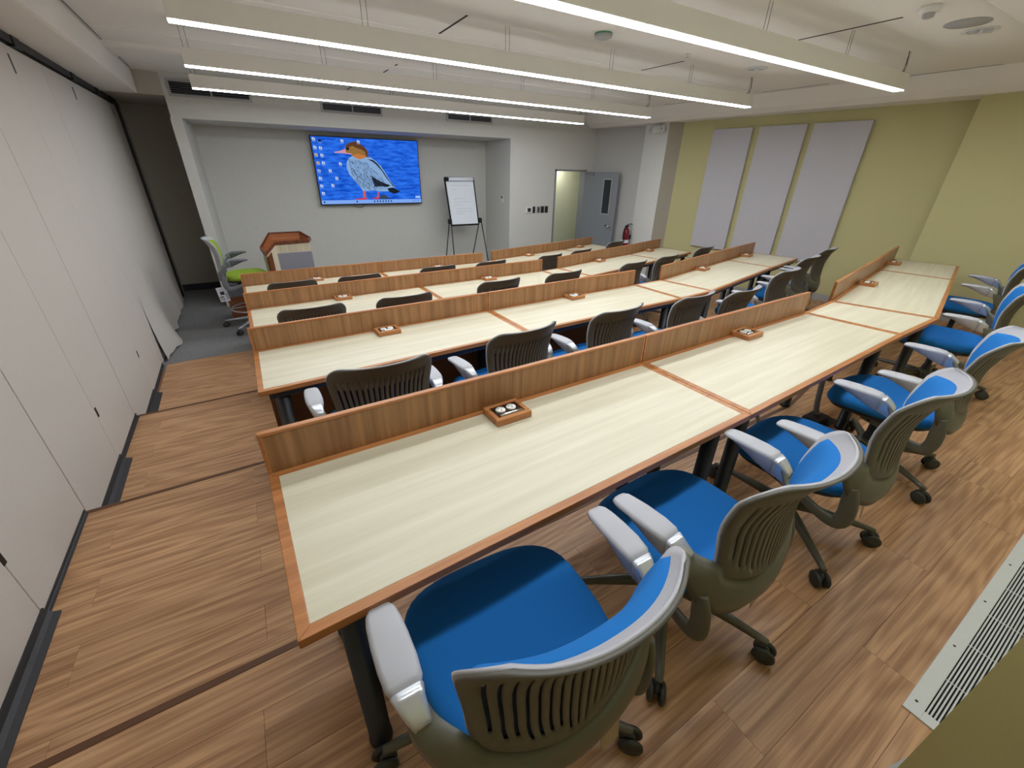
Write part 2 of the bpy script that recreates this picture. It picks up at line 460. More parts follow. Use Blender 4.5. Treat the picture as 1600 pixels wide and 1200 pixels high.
mb = MB(); mb.prism([(1.30, -0.118), (1.30, -0.52), (1.52, -0.52), (1.52, -0.175)], 0.0, ZC)
struct('wall_back', mb, M['green_w'], 'green pilaster corner close by the floor grille')
mb = MB(); mb.prism([(1.285, -0.103), (1.285, -0.5), (1.30, -0.5), (1.30, -0.118), (1.52, -0.175), (1.52, -0.16)], 0.001, 0.10)
struct('baseboard_back', mb, M['baseb'], 'white baseboard at the foot of the green pilaster')

mb = MB(); mb.box((-1.4, -0.7, ZC), (8.4, 10.2, ZC + 0.1))
ce = struct('ceiling', mb, M['ceilw'], 'flat off-white ceiling')
sf = MB(); sf.prism([(-1.3, -0.6), (-0.83, -0.6), (-0.83, YF), (-1.3, YF)], 2.495, ZC)
struct('ceiling_beam', sf, M['ceilw'], 'off-white boxed soffit above the folding wall', bevel=0.03)
# right soffit with a sloping inner face, parallel to the green wall
sec = []
for y in (-0.6, 2.4, 6.4, YF):
    xc = 7.33 - 0.065 * (y - 2.4)
    sec.append([(xc, y, ZC), (xc + 0.12, y, 2.60), (xc + 0.20, y, 2.536), (8.3, y, 2.536), (8.3, y, ZC)])
sf = MB(); sf.loft(sec, 0, False)
struct('ceiling_beam', sf, M['ceilw'], 'off-white soffit along the green wall')
# dropped strip in front of the beam, softly rounded
sec = []
for x in (-0.84, 7.12):
    sec.append([(x, 6.715, ZC), (x, 6.74, ZC - .028), (x, 6.80, ZC - .04), (x, 7.33, ZC - .04), (x, 7.40, ZC - .028), (x, 7.42, ZC)])
sf = MB(); sf.loft(sec, 0, False)
struct('ceiling_beam', sf, M['ceilw'], 'shallow dropped strip across the ceiling nearest the screen')
# thin shadow-gap joints and shallow ribs of the ceiling
for a, b in (((1.915, 3.90), (1.93, 4.86)), ((4.55, 3.90), (4.53, 4.91)), ((4.70, 1.99), (4.70, 2.83)), ((2.0, 6.0), (2.0, 6.71)), ((1.9, 7.42), (1.9, 8.3))):
    mb = MB(); w = .009
    mb.prism([(a[0]-w, a[1]), (a[0]+w, a[1]), (b[0]+w, b[1]), (b[0]-w, b[1])], ZC - .003, ZC + .01)
    mb.build('joint', M['slot'], ce)
for a, b in (((-.815, 5.4), (-.815, 6.715)), ((-.815, 7.42), (-.815, 8.32)), ((7.32, 2.0), (7.30, 2.87)), ((7.10, 3.6), (7.07, 4.5)), ((7.07, 5.6), (7.03, 6.3))):
    mb = MB(); w = .006
    mb.prism([(a[0]-w, a[1]), (a[0]+w, a[1]), (b[0]+w, b[1]), (b[0]-w, b[1])], ZC - .004, ZC + .01)
    mb.build('joint', M['grey_p'], ce)
for y in (1.15, 2.95, 4.62, 6.2):
    mb = MB(); mb.prism([(-.8, y - .11), (7.2 - .065*(y-2.4), y - .11), (7.2 - .065*(y-2.4), y + .11), (-.8, y + .11)], ZC - .012, ZC + .01)
    mb.build('rib', M['ceilw'], ce, 0.005, 1)
mb = MB(); mb.prism([(4.5, 1.2), (8.0, 1.2), (8.0, 1.46), (4.5, 1.46)], ZC - .06, ZC + .02)
mb.build('rib', M['ceilw'], ce, 0.02, 2)

# ------------------------------------------------------------------ lamps: four suspended strips
strip_m = emit('lamp diffuser', (244, 250, 255), STRIP)
def lamp(y0, y1, x0, x1, w, label):
    t = thing('linear_pendant_lamp', label, 'lamp', (x0, y0, 2.45), math.atan2(y1-y0, x1-x0), 'suspended strip lamps')
    Lh = math.hypot(x1-x0, y1-y0)
    hb = MB(); hb.box((0, -w/2, 0.004), (Lh, w/2, 0.135)); hb.build('housing', M['offw'], t, 0.003, 1)
    n = 5
    for i in range(n):
        a, b = Lh*i/n + .005, Lh*(i+1)/n - .005
        bx('diffuser', (a, -w/2 + .004, -0.002), (b, w/2 - .004, 0.006), strip_m, t)
    for i in range(n + 1):
        x = min(max(Lh*i/n, 0.05), Lh - .05)
        wr = MB()
        for dx in (-.02, .02): wr.tube([(x+dx, 0, .134), (x+dx, 0, 0.318)], 0.0016, 5)
        wr.build('hanging_wire', M['pan'], t)
    cb = MB(); cb.tube([(Lh - .12, 0, .134), (Lh - .05, 0, .16), (Lh - .02, 0.01, .22), (Lh - .04, 0.01, .30), (Lh-.05, .01, .318)], .004, 6)
    cb.build('power_cable', M['pan'], t)
lamp(0.79, 0.77, -0.12, 5.98, 0.095, 'white strip lamp hanging over the farthest row from the screen')
lamp(2.36, 2.34, -0.12, 5.98, 0.095, 'white strip lamp hanging nearest the camera, over the two back rows')
lamp(3.93, 3.95, -0.125, 5.975, 0.095, 'white strip lamp hanging second from the camera')
lamp(5.51, 5.60, -0.14, 5.93, 0.095, 'white strip lamp hanging third from the camera')
lamp(6.99, 7.09, -0.165, 5.80, 0.095, 'white strip lamp hanging nearest the screen, in front of the vents')

# ceiling fittings
def disc(name, label, cat, x, y, prof, m, n=28):
    t = thing(name, label, cat, (x, y, ZC))
    return t
t = thing('smoke_detector', 'off-white smoke detector on the ceiling above the farthest row', 'smoke detector', (4.58, 1.78, ZC))
mb = MB(); mb.lathe([(.0, 0), (.062, 0), (.066, -.02), (.058, -.035), (.04, -.04)], 24); mb.build('housing', M['white'], t)
mb = MB(); mb.lathe([(.036, -.036), (.034, -.062), (.022, -.07), (.0, -.07)], 20); mb.build('sensor', M['baseb'], t)
for i in range(8):
    a = i*PI/4; mb = MB(); mb.box((.03*math.cos(a)-.003, .03*math.sin(a)-.003, -.064), (.03*math.cos(a)+.003, .03*math.sin(a)+.003, -.038)); mb.build('vent_rib', M['pan'], t)
t = thing('ceiling_speaker', 'round flush grey speaker grille beside the recessed downlight', 'speaker', (5.254, 1.76, ZC))
mb = MB(); mb.lathe([(0, 0), (.142, 0), (.145, -.004), (.135, -.007)], 36); mb.build('rim', M['baseb'], t)
mb = MB(); mb.lathe([(.134, -.004), (.134, -.0085), (0, -.0085)], 36); mb.build('grille', M['baseb'], t)
def downlight(x, y, label):
    t = thing('recessed_downlight', label, 'downlight', (x, y, ZC), 0.6)
    mb = MB(); mb.lathe([(.085, -.001), (.118, -.001), (.12, -.006), (.10, -.009), (.085, -.004), (.085, -.001)], 32, cap=False); mb.build('rim', M['white'], t)
    mb = MB(); mb.lathe([(.088, -.002), (.088, -.004), (0, -.004)], 28); mb.build('reflector', M['silver'], t)
    for s in (-1, 1):
        mb = MB(); mb.lathe([(.014, 0), (.014, -.02)], 12, c=(s*.03, 0, -.004)); mb.build('bulb', M['white'], t)
    mb = MB(); mb.box((-.006, -.08, -.02), (.006, .08, -.003)); mb.build('divider', M['chrome'], t)
downlight(5.587, 1.765, 'unlit round downlight beside the ceiling speaker')
downlight(5.50, 3.64, 'unlit round downlight between the two strip lamps nearest the camera')
t = thing('ceiling_sensor', 'round off-white ceiling sensor disc with a green ring', 'sensor', (3.132, 3.636, ZC))
mb = MB(); mb.lathe([(0, 0), (.078, 0), (.08, -.012)], 28); mb.build('base_ring', M['det_g'], t)
mb = MB(); mb.lathe([(.08, -.011), (.076, -.032), (.06, -.038), (0, -.038)], 28); mb.build('cover', M['baseb'], t)
t = thing('sprinkler_head', 'tiny sprinkler head on the ceiling near the green-ringed sensor', 'sprinkler', (4.323, 3.669, ZC))
mb = MB(); mb.lathe([(0, 0), (.03, 0), (.028, -.006), (.01, -.01), (.008, -.03)], 16); mb.build('escutcheon', M['white'], t)
mb = MB(); mb.lathe([(.018, -.03), (.018, -.034), (0, -.034)], 16); mb.build('deflector', M['silver'], t)

# ------------------------------------------------------------------ door, corridor
dr = thing('door_1', 'grey door standing open against the side wall', None, (7.125, 8.43, -0.495), math.atan2(7.577-8.44, 7.393-7.137))
dr['kind'] = 'structure'
mb = MB(); mb.box((0.0, -.045, .01), (.90, 0, 2.16)); mb.build('leaf', M['doorg'], dr, 0.003, 1)
mb = MB()
for (a, b) in (((.53, .55), (1.275, 2.03)), ((.73, .75), (1.275, 2.03)), ((.55, .73), (1.275, 1.30)), ((.55, .73), (2.005, 2.03))):
    mb.box((a[0], -.058, b[0]), (a[1], -.045, b[1]))
wfm = mb.build('window_frame', M['baseb'], dr, .002, 1)
bx('glass', (.55, -.05, 1.30), (.73, -.047, 2.005), M['glassd'], wfm)
mb = MB(); mb.lathe([(.035, 0), (.035, -.012), (.014, -.014), (.014, -.05), (.032, -.052), (.034, -.075), (.02, -.08), (0, -.08)], 18, c=(.80, -.045, 1.03), axis='y'); mb.build('knob', M['chrome'], dr)
mb = MB(); mb.lathe([(.02, 0), (.02, -.012), (0, -.012)], 14, c=(.70, -.045, 1.04), axis='y'); mb.build('lock', M['black'], dr)
mb = MB(); mb.box((.05, -.09, 2.09), (.26, -.045, 2.15)); mb.tube([(.2, -.08, 2.13), (.05, -.2, 2.15), (-.2, -.08, 2.17)], .008, 6); mb.build('door_closer', M['grey_p'], dr)
fr = thing('door_frame', 'grey metal frame around the open doorway', None, (6.235, YF, -0.495)); fr['kind'] = 'structure'
mb = MB(); mb.box((0, -.02, 0), (.035, .18, 2.195)); mb.build('jamb', M['doorg'], fr)
mb = MB(); mb.box((.867, -.02, 0), (.902, .18, 2.195)); mb.build('jamb', M['doorg'], fr)
mb = MB(); mb.box((0, -.02, 2.16), (.902, .18, 2.195)); mb.build('head', M['doorg'], fr)
mb = MB(); mb.box((6.235, 9.62, -.6), (9.2, 9.74, 2.2)); mb.box((6.2, YF+.16, 2.0), (9.2, 9.74, 2.1)); mb.box((8.6, YF+.1, -.6), (8.7, 9.7, 2.1))
struct('wall_corridor', mb, M['corr'], 'pale green corridor wall seen through the doorway')
mb = MB(); mb.prism([(6.235, YF+.0), (9.2, YF+.0), (9.2, 9.74), (6.235, 9.74)], -.6, -.4975); struct('floor', mb, M['carpet'], 'corridor floor beyond the doorway')
t = thing('corridor_downlight', 'small lit downlight in the corridor ceiling beyond the doorway', 'downlight', (7.0, 9.35, 1.999))
mb = MB(); mb.lathe([(.06, 0), (.085, 0), (.085, -.008), (.06, -.006), (.06, 0)], 20, cap=False); mb.build('rim', M['white'], t)
mb = MB(); mb.lathe([(.058, -.001), (.058, -.003), (0, -.003)], 20); mb.build('lamp', emit('corridor lamp', (255, 250, 235), 420), t)

# wall fittings
t = thing('room_thermostat', 'white square thermostat with dark screen on the pier', 'thermostat', (5.56, YF, 0.876))
bx('body', (-.075, -.022, -.06), (.075, 0, .06), M['white'], t, .006); bx('screen', (-.045, -.024, -.04), (.045, -.0215, .04), M['pan'], t)
lab = ['narrow dark switch plate next to the white thermostat', 'grey blank switch plate, second dark plate from the thermostat', 'black switch plate, third dark plate from the thermostat', 'black switch plate nearest the door frame']
for i, x in enumerate((5.70, 5.82, 5.93, 6.04)):
    t = thing('light_switch', lab[i], 'switch', (x, YF, 0.876), 0, 'dark switch plates by the door')
    w = .034 if i == 0 else .044
    bx('plate', (-w, -.012, -.07), (w, 0, .07), M['grey_p'] if i == 1 else M['beam'], t, .003, 1)
    bx('rocker', (-.02, -.018, -.045), (.02, -.011, .045), M['beam'] if i == 1 else M['black'], t, .002, 1)
t = thing('wall_sensor', 'small white wall controller with black display in the recess', 'thermostat', (5.06, 8.75, 1.02))
bx('body', (-.018, -.035, 0), (0, .035, .15), M['white'], t, .004); bx('display', (-.02, -.026, .08), (-.0175, .026, .135), M['black'], t)
# emergency light high on the column
ev = Vector((RW[2][0]-RW[1][0], RW[2][1]-RW[1][1])).normalized(); ea = math.atan2(ev.y, ev.x)
t = thing('emergency_light', 'white twin-head emergency light at the top of the column', 'emergency light', (7.47, 6.72, 2.43), ea)
mb = MB(); mb.box((-.11, -.09, -.07), (.11, 0.03, .07)); mb.build('body', M['white'], t, .02, 3)
for s in (-1, 1):
    mb = MB(); mb.lathe([(.03, 0), (.06, -.03), (.062, -.075), (.055, -.08)], 16, c=(s*.18, -.01, 0.0), axis='y')
    hd = mb.build('lamp_head', M['white'], t)
    mb = MB(); mb.lathe([(.054, -.0), (.0, -.004)], 16, c=(s*.18, -.088, 0.0), axis='y'); mb.build('lens', M['lgrey'], hd)
    mb = MB(); mb.tube([(s*.10, -.03, 0), (s*.16, -.03, 0)], .015, 8); mb.build('arm', M['white'], t)
# fire extinguisher
t = thing('fire_extinguisher', 'red fire extinguisher hanging on the grey wall beside the column', 'fire extinguisher', (7.40, 7.17, 0.10))
mb = MB(); mb.lathe([(0, 0), (.068, 0), (.075, .02), (.075, .36), (.06, .42), (.03, .445), (.025, .47), (0, .47)], 20); mb.build('cylinder', M['red'], t)
mb = MB(); mb.lathe([(.0755, .13), (.0757, .14), (.0757, .19), (.0755, .20)], 20); mb.build('label_band', M['paper'], t)
mb = MB(); mb.box((-.025, -.02, .47), (.025, .02, .51)); mb.tube([(0, 0, .52), (.05, -.05, .54), (.08, -.08, .53)], .009, 6); mb.tube([(0, 0, .50), (.05, -.05, .49)], .008, 6); mb.build('valve_handle', M['black'], t)
mb = MB(); mb.tube([(-.01, 0, .49), (-.06, -.02, .50), (-.10, -.03, .44), (-.11, -.03, .32), (-.09, -.03, .2), (-.085, -.02, .14)], .012, 8); mb.build('hose', M['black'], t)
bx('wall_bracket', (.04, -.02, .2), (.14, .02, .3), M['pan'], t)

# felt panels on the green wall
pd = Vector((RW[3][0]-RW[4][0], RW[3][1]-RW[4][1])).normalized()
for i, (s0, s1) in enumerate(((2.675, 3.38), (1.84, 2.563), (1.0, 1.748))):
    lab = ['tall grey felt acoustic panel nearest the column', 'tall grey felt acoustic panel in the middle of three', 'tall grey felt acoustic panel farthest from the column'][i]
    t = thing('acoustic_panel', lab, 'acoustic panel', (RW[4][0] + pd.x*s0, RW[4][1] + pd.y*s0, 0.385), math.atan2(pd.y, pd.x), 'felt panels on the green wall')
    bx('felt', (0, .012, 0), (s1-s0, .055, 2.0), M['acoustic'], t, .004, 1)
    bx('backing', (.05, 0, .05), (s1-s0-.05, .012, 1.95), M['pan'], t)

# ------------------------------------------------------------------ television
t = thing('television', 'large wall television showing a bird by blue water', 'television', (1.377, 9.44, 0.985))
TW, TH = 2.053, 1.185
bx('casing', (0, 0, 0), (TW, .05, TH), M['black'], t, .004, 1)
bx('wall_mount', (.5, .05, .3), (1.5, .11, .9), M['pan'], t)
sx0, sz0, sw, sh = .016, .022, TW - .032, TH - .038
scm, nt, p = newmat('screen water')
N, L = nt.nodes, nt.links
tc = N.new('ShaderNodeTexCoord'); mp = N.new('ShaderNodeMapping'); mp.inputs['Scale'].default_value = (2.2, 1, 9); mp.inputs['Rotation'].default_value = (0, .25, 0)
L.new(tc.outputs['Object'], mp.inputs[0]); nz = N.new('ShaderNodeTexNoise'); nz.inputs['Scale'].default_value = 2.2; nz.inputs['Detail'].default_value = 4
L.new(mp.outputs[0], nz.inputs['Vector']); rp = N.new('ShaderNodeValToRGB')
rp.color_ramp.elements[0].position = .3; rp.color_ramp.elements[0].color = col((4, 62, 178)); rp.color_ramp.elements[1].position = .7; rp.color_ramp.elements[1].color = col((52, 124, 250))
L.new(nz.outputs['Fac'], rp.inputs[0]); em = N.new('ShaderNodeEmission'); L.new(rp.outputs[0], em.inputs[0]); L.new(em.outputs[0], N['Material Output'].inputs[0])
bx('screen', (sx0, -.002, sz0), (sx0+sw, 0.001, sz0+sh), scm, t)
sp = [emit('screen %d' % i, c, 0.95) for i, c in enumerate([(136, 172, 216), (150, 110, 60), (96, 62, 40), (196, 122, 66), (206, 150, 176), (44, 50, 60), (30, 34, 42), (206, 96, 96), (206, 60, 70), (60, 70, 86), (128, 172, 246), (170, 200, 245), (214, 226, 240), (30, 40, 70), (230, 190, 120), (66, 90, 128)])]
poly = {'body':[(0.613,0.74),(0.556,0.709),(0.506,0.643),(0.493,0.56),(0.518,0.464),(0.573,0.391),(0.63,0.317),(0.677,0.267),(0.709,0.203),(0.806,0.202),(0.92,0.214),(0.975,0.194),(1.162,0.192),(1.226,0.237),(1.303,0.263),(1.225,0.354),(1.153,0.481),(1.082,0.593),(0.995,0.677),(0.918,0.724),(0.851,0.728),(0.738,0.69)],
'head':[(0.533,0.895),(0.59,0.931),(0.671,0.954),(0.746,0.932),(0.819,0.887),(0.872,0.83),(0.87,0.771),(0.851,0.728),(0.738,0.69),(0.674,0.706),(0.613,0.74),(0.592,0.775),(0.516,0.784),(0.512,0.842)],
'cap':[(0.533,0.895),(0.59,0.931),(0.671,0.954),(0.746,0.932),(0.819,0.887),(0.872,0.83),(0.877,0.771),(0.845,0.734),(0.835,0.805),(0.773,0.839),(0.696,0.86),(0.635,0.887),(0.58,0.868),(0.562,0.832),(0.514,0.808)],
'throat':[(0.613,0.74),(0.683,0.772),(0.749,0.767),(0.826,0.746),(0.851,0.728),(0.738,0.69),(0.674,0.706)],
'beak':[(0.332,0.791),(0.404,0.804),(0.47,0.824),(0.519,0.845),(0.516,0.784),(0.617,0.77),(0.615,0.758),(0.513,0.767),(0.412,0.776),(0.335,0.774)],
'wing_dark':[(0.894,0.442),(0.998,0.379),(1.106,0.328),(1.218,0.289),(1.156,0.264),(1.042,0.277),(0.927,0.265),(0.914,0.329),(0.901,0.392)],
'tail':[(1.154,0.244),(1.258,0.256),(1.385,0.19),(1.322,0.164),(1.261,0.155),(1.177,0.192)],
'leg1':[(0.716,0.203),(0.761,0.203),(0.749,0.075),(0.705,0.076)],'leg2':[(0.966,0.181),(0.994,0.181),(0.984,0.096),(0.937,0.071),(0.925,0.091),(0.965,0.123)],
'foot1':[(0.546,0.072),(0.679,0.089),(0.776,0.085),(0.773,0.065),(0.592,0.061)],'foot2':[(0.853,0.079),(0.941,0.097),(0.996,0.083),(0.929,0.065)],
'rock':[(0.966,0.071),(1.024,0.128),(1.083,0.137),(1.138,0.107),(1.192,0.069)],'task':[(0.0,0.06),(1.778,0.06),(1.778,0.0),(0.0,0.0)],'widget':[(1.669,0.112),(1.764,0.113),(1.764,0.08),(1.669,0.078)]}
pm = dict(body=0, head=1, cap=2, throat=3, beak=4, wing_dark=6, tail=6, leg1=7, leg2=7, foot1=8, foot2=8, rock=9, task=10, widget=11)
def S(u, v, d): return (sx0 + u/1.778*sw, -.002 - d, sz0 + v*sh)
mb = MB(); d = .0004
for kx in ('rock', 'leg1', 'leg2', 'foot1', 'foot2', 'body', 'wing_dark', 'tail', 'head', 'cap', 'throat', 'beak'):
    mb.add([S(u, v, d) for u, v in poly[kx]], [tuple(range(len(poly[kx])))], pm[kx]); d += .0002
# feather strokes on the breast and the dark edge of the wing
rr = random.Random(7)
for i in range(460):
    u = rr.uniform(.54, 1.10); v = rr.uniform(.25, .69)
    if v > .74 - (u-.6)*.95 + .12 or v < .30 + max(0, (.70-u))*1.1 - .06: continue
    dx = rr.uniform(.008, .03); L_ = rr.uniform(.03, .09)
    mb.add([S(u, v, d), S(u+.006, v, d), S(u+dx+.05*rr.random(), v-L_, d)], [(0, 1, 2)], rr.choice([5, 15, 13, 5]))
wl_ = [(.86,.698),(.955,.688),(1.03,.629),(1.126,.493),(1.211,.354),(1.303,.263),(1.262,.275),(1.16,.40),(1.085,.52),(1.0,.615),(.94,.66)]
mb.add([S(u, v, d) for u, v in wl_], [tuple(range(len(wl_)))], 5); d += .0002
mb.add([S(u, v, d) for u, v in [(.53,.86),(.575,.86),(.58,.825),(.54,.822)]], [(0, 1, 2, 3)], 6)
for u, v in [(.80, .90), (.835, .875), (.86, .845), (.872, .81), (.875, .775), (.87, .745)]:
    mb.add([S(u-.03, v+.012, d), S(u+.035, v-.02, d), S(u-.02, v-.018, d)], [(0, 1, 2)], 2)
mb.build('bird_picture', sp, t)
mb = MB(); d = .004
for kx in ('task', 'widget'): mb.add([S(u, v, d) for u, v in poly[kx]], [(0, 1, 2, 3)], pm[kx])
icons = [(.041,.966,12),(.131,.947,13),(.479,.956,12),(.743,.955,12),(.041,.849,12),(.125,.843,12),(.04,.743,14),(.128,.739,12),(.049,.627,14),(.131,.628,12),(.399,.62,12),(.044,.513,11),(.219,.515,12),(.044,.402,12),(.306,.402,12),(.044,.285,12),(.223,.294,12),(.05,.174,12)]
for u, v, c_ in icons:
    mb.add([S(u-.022, v+.012, d+.0003), S(u+.022, v+.012, d+.0003), S(u+.022, v-.02, d+.0003), S(u-.022, v-.02, d+.0003)], [(0, 1, 2, 3)], c_)
    mb.add([S(u-.016, v+.02, d+.0004), S(u-.002, v+.02, d+.0004), S(u-.002, v+.010, d+.0004), S(u-.016, v+.010, d+.0004)], [(0, 1, 2, 3)], c_)
    mb.add([S(u-.01, v+.003, d+.0005), S(u+.01, v+.003, d+.0005), S(u+.01, v-.010, d+.0005), S(u-.01, v-.010, d+.0005)], [(0, 1, 2, 3)], 15 if c_ != 13 else 13)
    mb.add([S(u-.026, v-.032, d+.0003), S(u+.026, v-.032, d+.0003), S(u+.026, v-.037, d+.0003), S(u-.026, v-.037, d+.0003)], [(0, 1, 2, 3)], 11)
for u in (.045, .588, .896, .95, 1.0, 1.05, 1.10, 1.15, 1.20):
    mb.add([S(u-.012, .045, d+.0003), S(u+.012, .045, d+.0003), S(u+.012, .02, d+.0003), S(u-.012, .02, d+.0003)], [(0, 1, 2, 3)], 13)
for u in (1.62, 1.67, 1.72):
    mb.add([S(u-.014, .036, d+.0003), S(u+.014, .036, d+.0003), S(u+.014, .028, d+.0003), S(u-.014, .028, d+.0003)], [(0, 1, 2, 3)], 15)
mb.build('screen_icons', sp, t)
mb = MB(); mb.tube([(.62, .03, .0), (.66, .03, -.045), (.74, .03, -.06), (.80, .03, -.04), (.83, .03, 0)], .005, 6); mb.build('cable', M['black'], t)

# ------------------------------------------------------------------ flipchart easel
t = thing('flipchart_easel', 'black flipchart easel with a white paper pad beside the recess corner', 'easel', (4.16, 8.9, -0.495))
def ep(x, z, y=0.0): return (x - 4.16, y, z + .495)
lean = lambda z: (z - .56) * .12
mb = MB()
c4 = [(3.79, 1.50), (4.46, 1.51), (4.565, .57), (3.86, .56)]
P_ = [ep(x, z, lean(z)) for x, z in [(3.80, 1.50), (4.47, 1.50), (4.53, .57), (3.865, .57)]]
mb.tube([P_[3], P_[0]], .016, 8); mb.tube([P_[0], P_[1]], .016, 8); mb.tube([P_[1], P_[2]], .016, 8); mb.tube([P_[2], P_[3]], .018, 8)
mb.build('frame', M['black'], t)
mb = MB(); q = [ep(3.82, 1.47, lean(1.47)-.012), ep(4.455, 1.47, lean(1.47)-.012), ep(4.51, .59, lean(.59)-.012), ep(3.885, .59, lean(.59)-.012)]
mb.add(q + [(p[0], p[1]+.02, p[2]) for p in q], [(0,1,2,3),(7,6,5,4),(0,4,5,1),(1,5,6,2),(2,6,7,3),(3,7,4,0)]); pad = mb.build('paper_pad', M['paper'], t)
mb = MB()
rr = random.Random(3)
for (z, x0, x1) in ((1.36, 3.92, 4.30), (1.28, 3.93, 4.05), (1.10, 3.96, 4.22), (1.04, 3.98, 4.26), (.98, 3.94, 4.1), (.90, 4.0, 4.40), (.845, 4.0, 4.32), (.80, 4.02, 4.15)):
    x = x0
    while x < x1:
        w = rr.uniform(.02, .06); y = lean(z) - .0135
        a, b = ep(x, z, y), ep(x + w, z + .002, y)
        mb.add([a, b, (b[0], b[1], b[2]-.009), (a[0], a[1], a[2]-.009)], [(0, 1, 2, 3)]); x += w + rr.uniform(.008, .02)
mb.build('handwriting', M['ink'], pad)
mb = MB(); mb.tube([ep(3.87, 1.47, lean(1.47)-.03), ep(4.44, 1.475, lean(1.47)-.03)], .04, 14); mb.build('paper_roll', M['paper'], t)
mb = MB(); mb.tube([ep(3.80, 1.475, lean(1.47)-.03), ep(3.865, 1.475, lean(1.47)-.03)], .042, 12); mb.build('clamp', M['black'], t)
for x in (3.835, 4.565):
    mb = MB(); mb.box(ep(x-.035, .60, -.03), ep(x+.035, .70, .05)); mb.build('leg_joint', M['black'], t, .01)
for (xa, xb, yb, zb) in ((3.82, 3.60, -.10, -.495), (3.86, 3.97, .12, -.495), (4.55, 4.33, .12, -.495), (4.59, 4.76, -.10, -.495)):
    mb = MB(); mb.tube([ep(xa, .66, 0), ep(xb, zb, yb)], .011, 8); lg = mb.build('leg', M['black'], t)
    mb = MB(); mb.tube([ep(xb, zb + .04, yb), ep(xb, zb, yb)], .016, 8); mb.build('foot', M['rubber'], lg)

# ------------------------------------------------------------------ lectern, box
lec = [(.119, 7.3, .60), (.16, 7.0, .555), (.324, 7.2, .675), (.78, 7.22, .68), (.84, 7.38, .69), (.743, 7.75, .74), (.291, 7.75, .74)]
t = thing('lectern', 'wooden lectern with cherry tray top and pale front beside the green stool', 'lectern', (.5, 7.4, -0.495))
def lp(p, dz=0): return (p[0]-.5, p[1]-7.4, p[2]+.495+dz)
cen = Vector((.47, 7.42))
def inset(p, k_): return ((p[0]-cen.x)*k_ + cen.x, (p[1]-cen.y)*k_ + cen.y, p[2])
bp_ = [inset(p, .93) for p in lec]
n_ = len(lec)
mb = MB(); vs_ = [(p[0]-.5, p[1]-7.4, 0.0) for p in bp_] + [lp(p, -.17) for p in bp_]
mb.add(vs_, [tuple(range(n_-1, -1, -1)), tuple(range(n_, 2*n_))] + [(i, (i+1) % n_, (i+1) % n_ + n_, i + n_) for i in range(n_)])
mb.build('body', M['lcream'], t)
mb = MB()
for i in range(n_):
    p, q = lec[i], lec[(i+1) % n_]; pi_, qi = inset(p, .95), inset(q, .95)
    vs_ = [lp(p, -.045), lp(q, -.045), lp(qi, -.045), lp(pi_, -.045), lp(p, 0), lp(q, 0), lp(qi, 0), lp(pi_, 0)]
    mb.add(vs_, [(0,3,2,1),(4,5,6,7),(0,1,5,4),(1,2,6,5),(2,3,7,6),(3,0,4,7)])
mb.build('tray_rim', M['dwood'], t)
mb = MB(); fl_ = [inset(p, .95) for p in lec]
mb.add([lp(p, -.168) for p in fl_], [tuple(range(n_))]); mb.build('tray_floor', M['mwood'], t)
mb = MB()
for i in range(n_):
    p, q = inset(lec[i], .95), inset(lec[(i+1) % n_], .95); p2, q2 = inset(lec[i], .925), inset(lec[(i+1) % n_], .925)
    mb.add([lp(p2, -.168), lp(q2, -.168), lp(q2, -.02), lp(p2, -.02)], [(0, 1, 2, 3)])
mb.build('tray_lining', M['mwood'], t)
mb = MB()
for i in range(n_):
    p, q = inset(lec[i], .935), inset(lec[(i+1) % n_], .935)
    mb.add([lp(p, -.19), lp(q, -.19), lp(q, -.03), lp(p, -.03)], [(0, 1, 2, 3)])
mb.build('tray_side', M['lcream'], t)
mb = MB(); a = Vector(inset(lec[1], .94)); b = Vector(inset(lec[2], .94)); e_ = a + (b - a) * .42
dn = Vector(((b-a).y, -(b-a).x, 0)).normalized() * .012
mb.prism([((p.x-.5), (p.y-7.4)) for p in (a + dn, e_ + dn, e_ - dn, a - dn)], 0, [lp(tuple(a), -.06)[2], lp(tuple(e_), -.06)[2]] * 1 + [lp(tuple(e_), -.06)[2], lp(tuple(a), -.06)[2]])
mb.build('corner_post', M['dwood'], t)
bx('front_panel', (.303-.5, 7.205-7.4, .35), (.797-.5, 7.222-7.4, 1.005), M['grey_p'], t, .004, 1)
t = thing('storage_box', 'small wooden box with a grey lid on the carpet behind the green stool', 'box', (-.36, 7.62, -0.495), 0.05)
bx('body', (-.11, -.10, 0), (.16, .12, .36), M['mwood'], t, .005); bx('lid', (-.115, -.105, .36), (.165, .125, .56), M['grey_p'], t, .005)

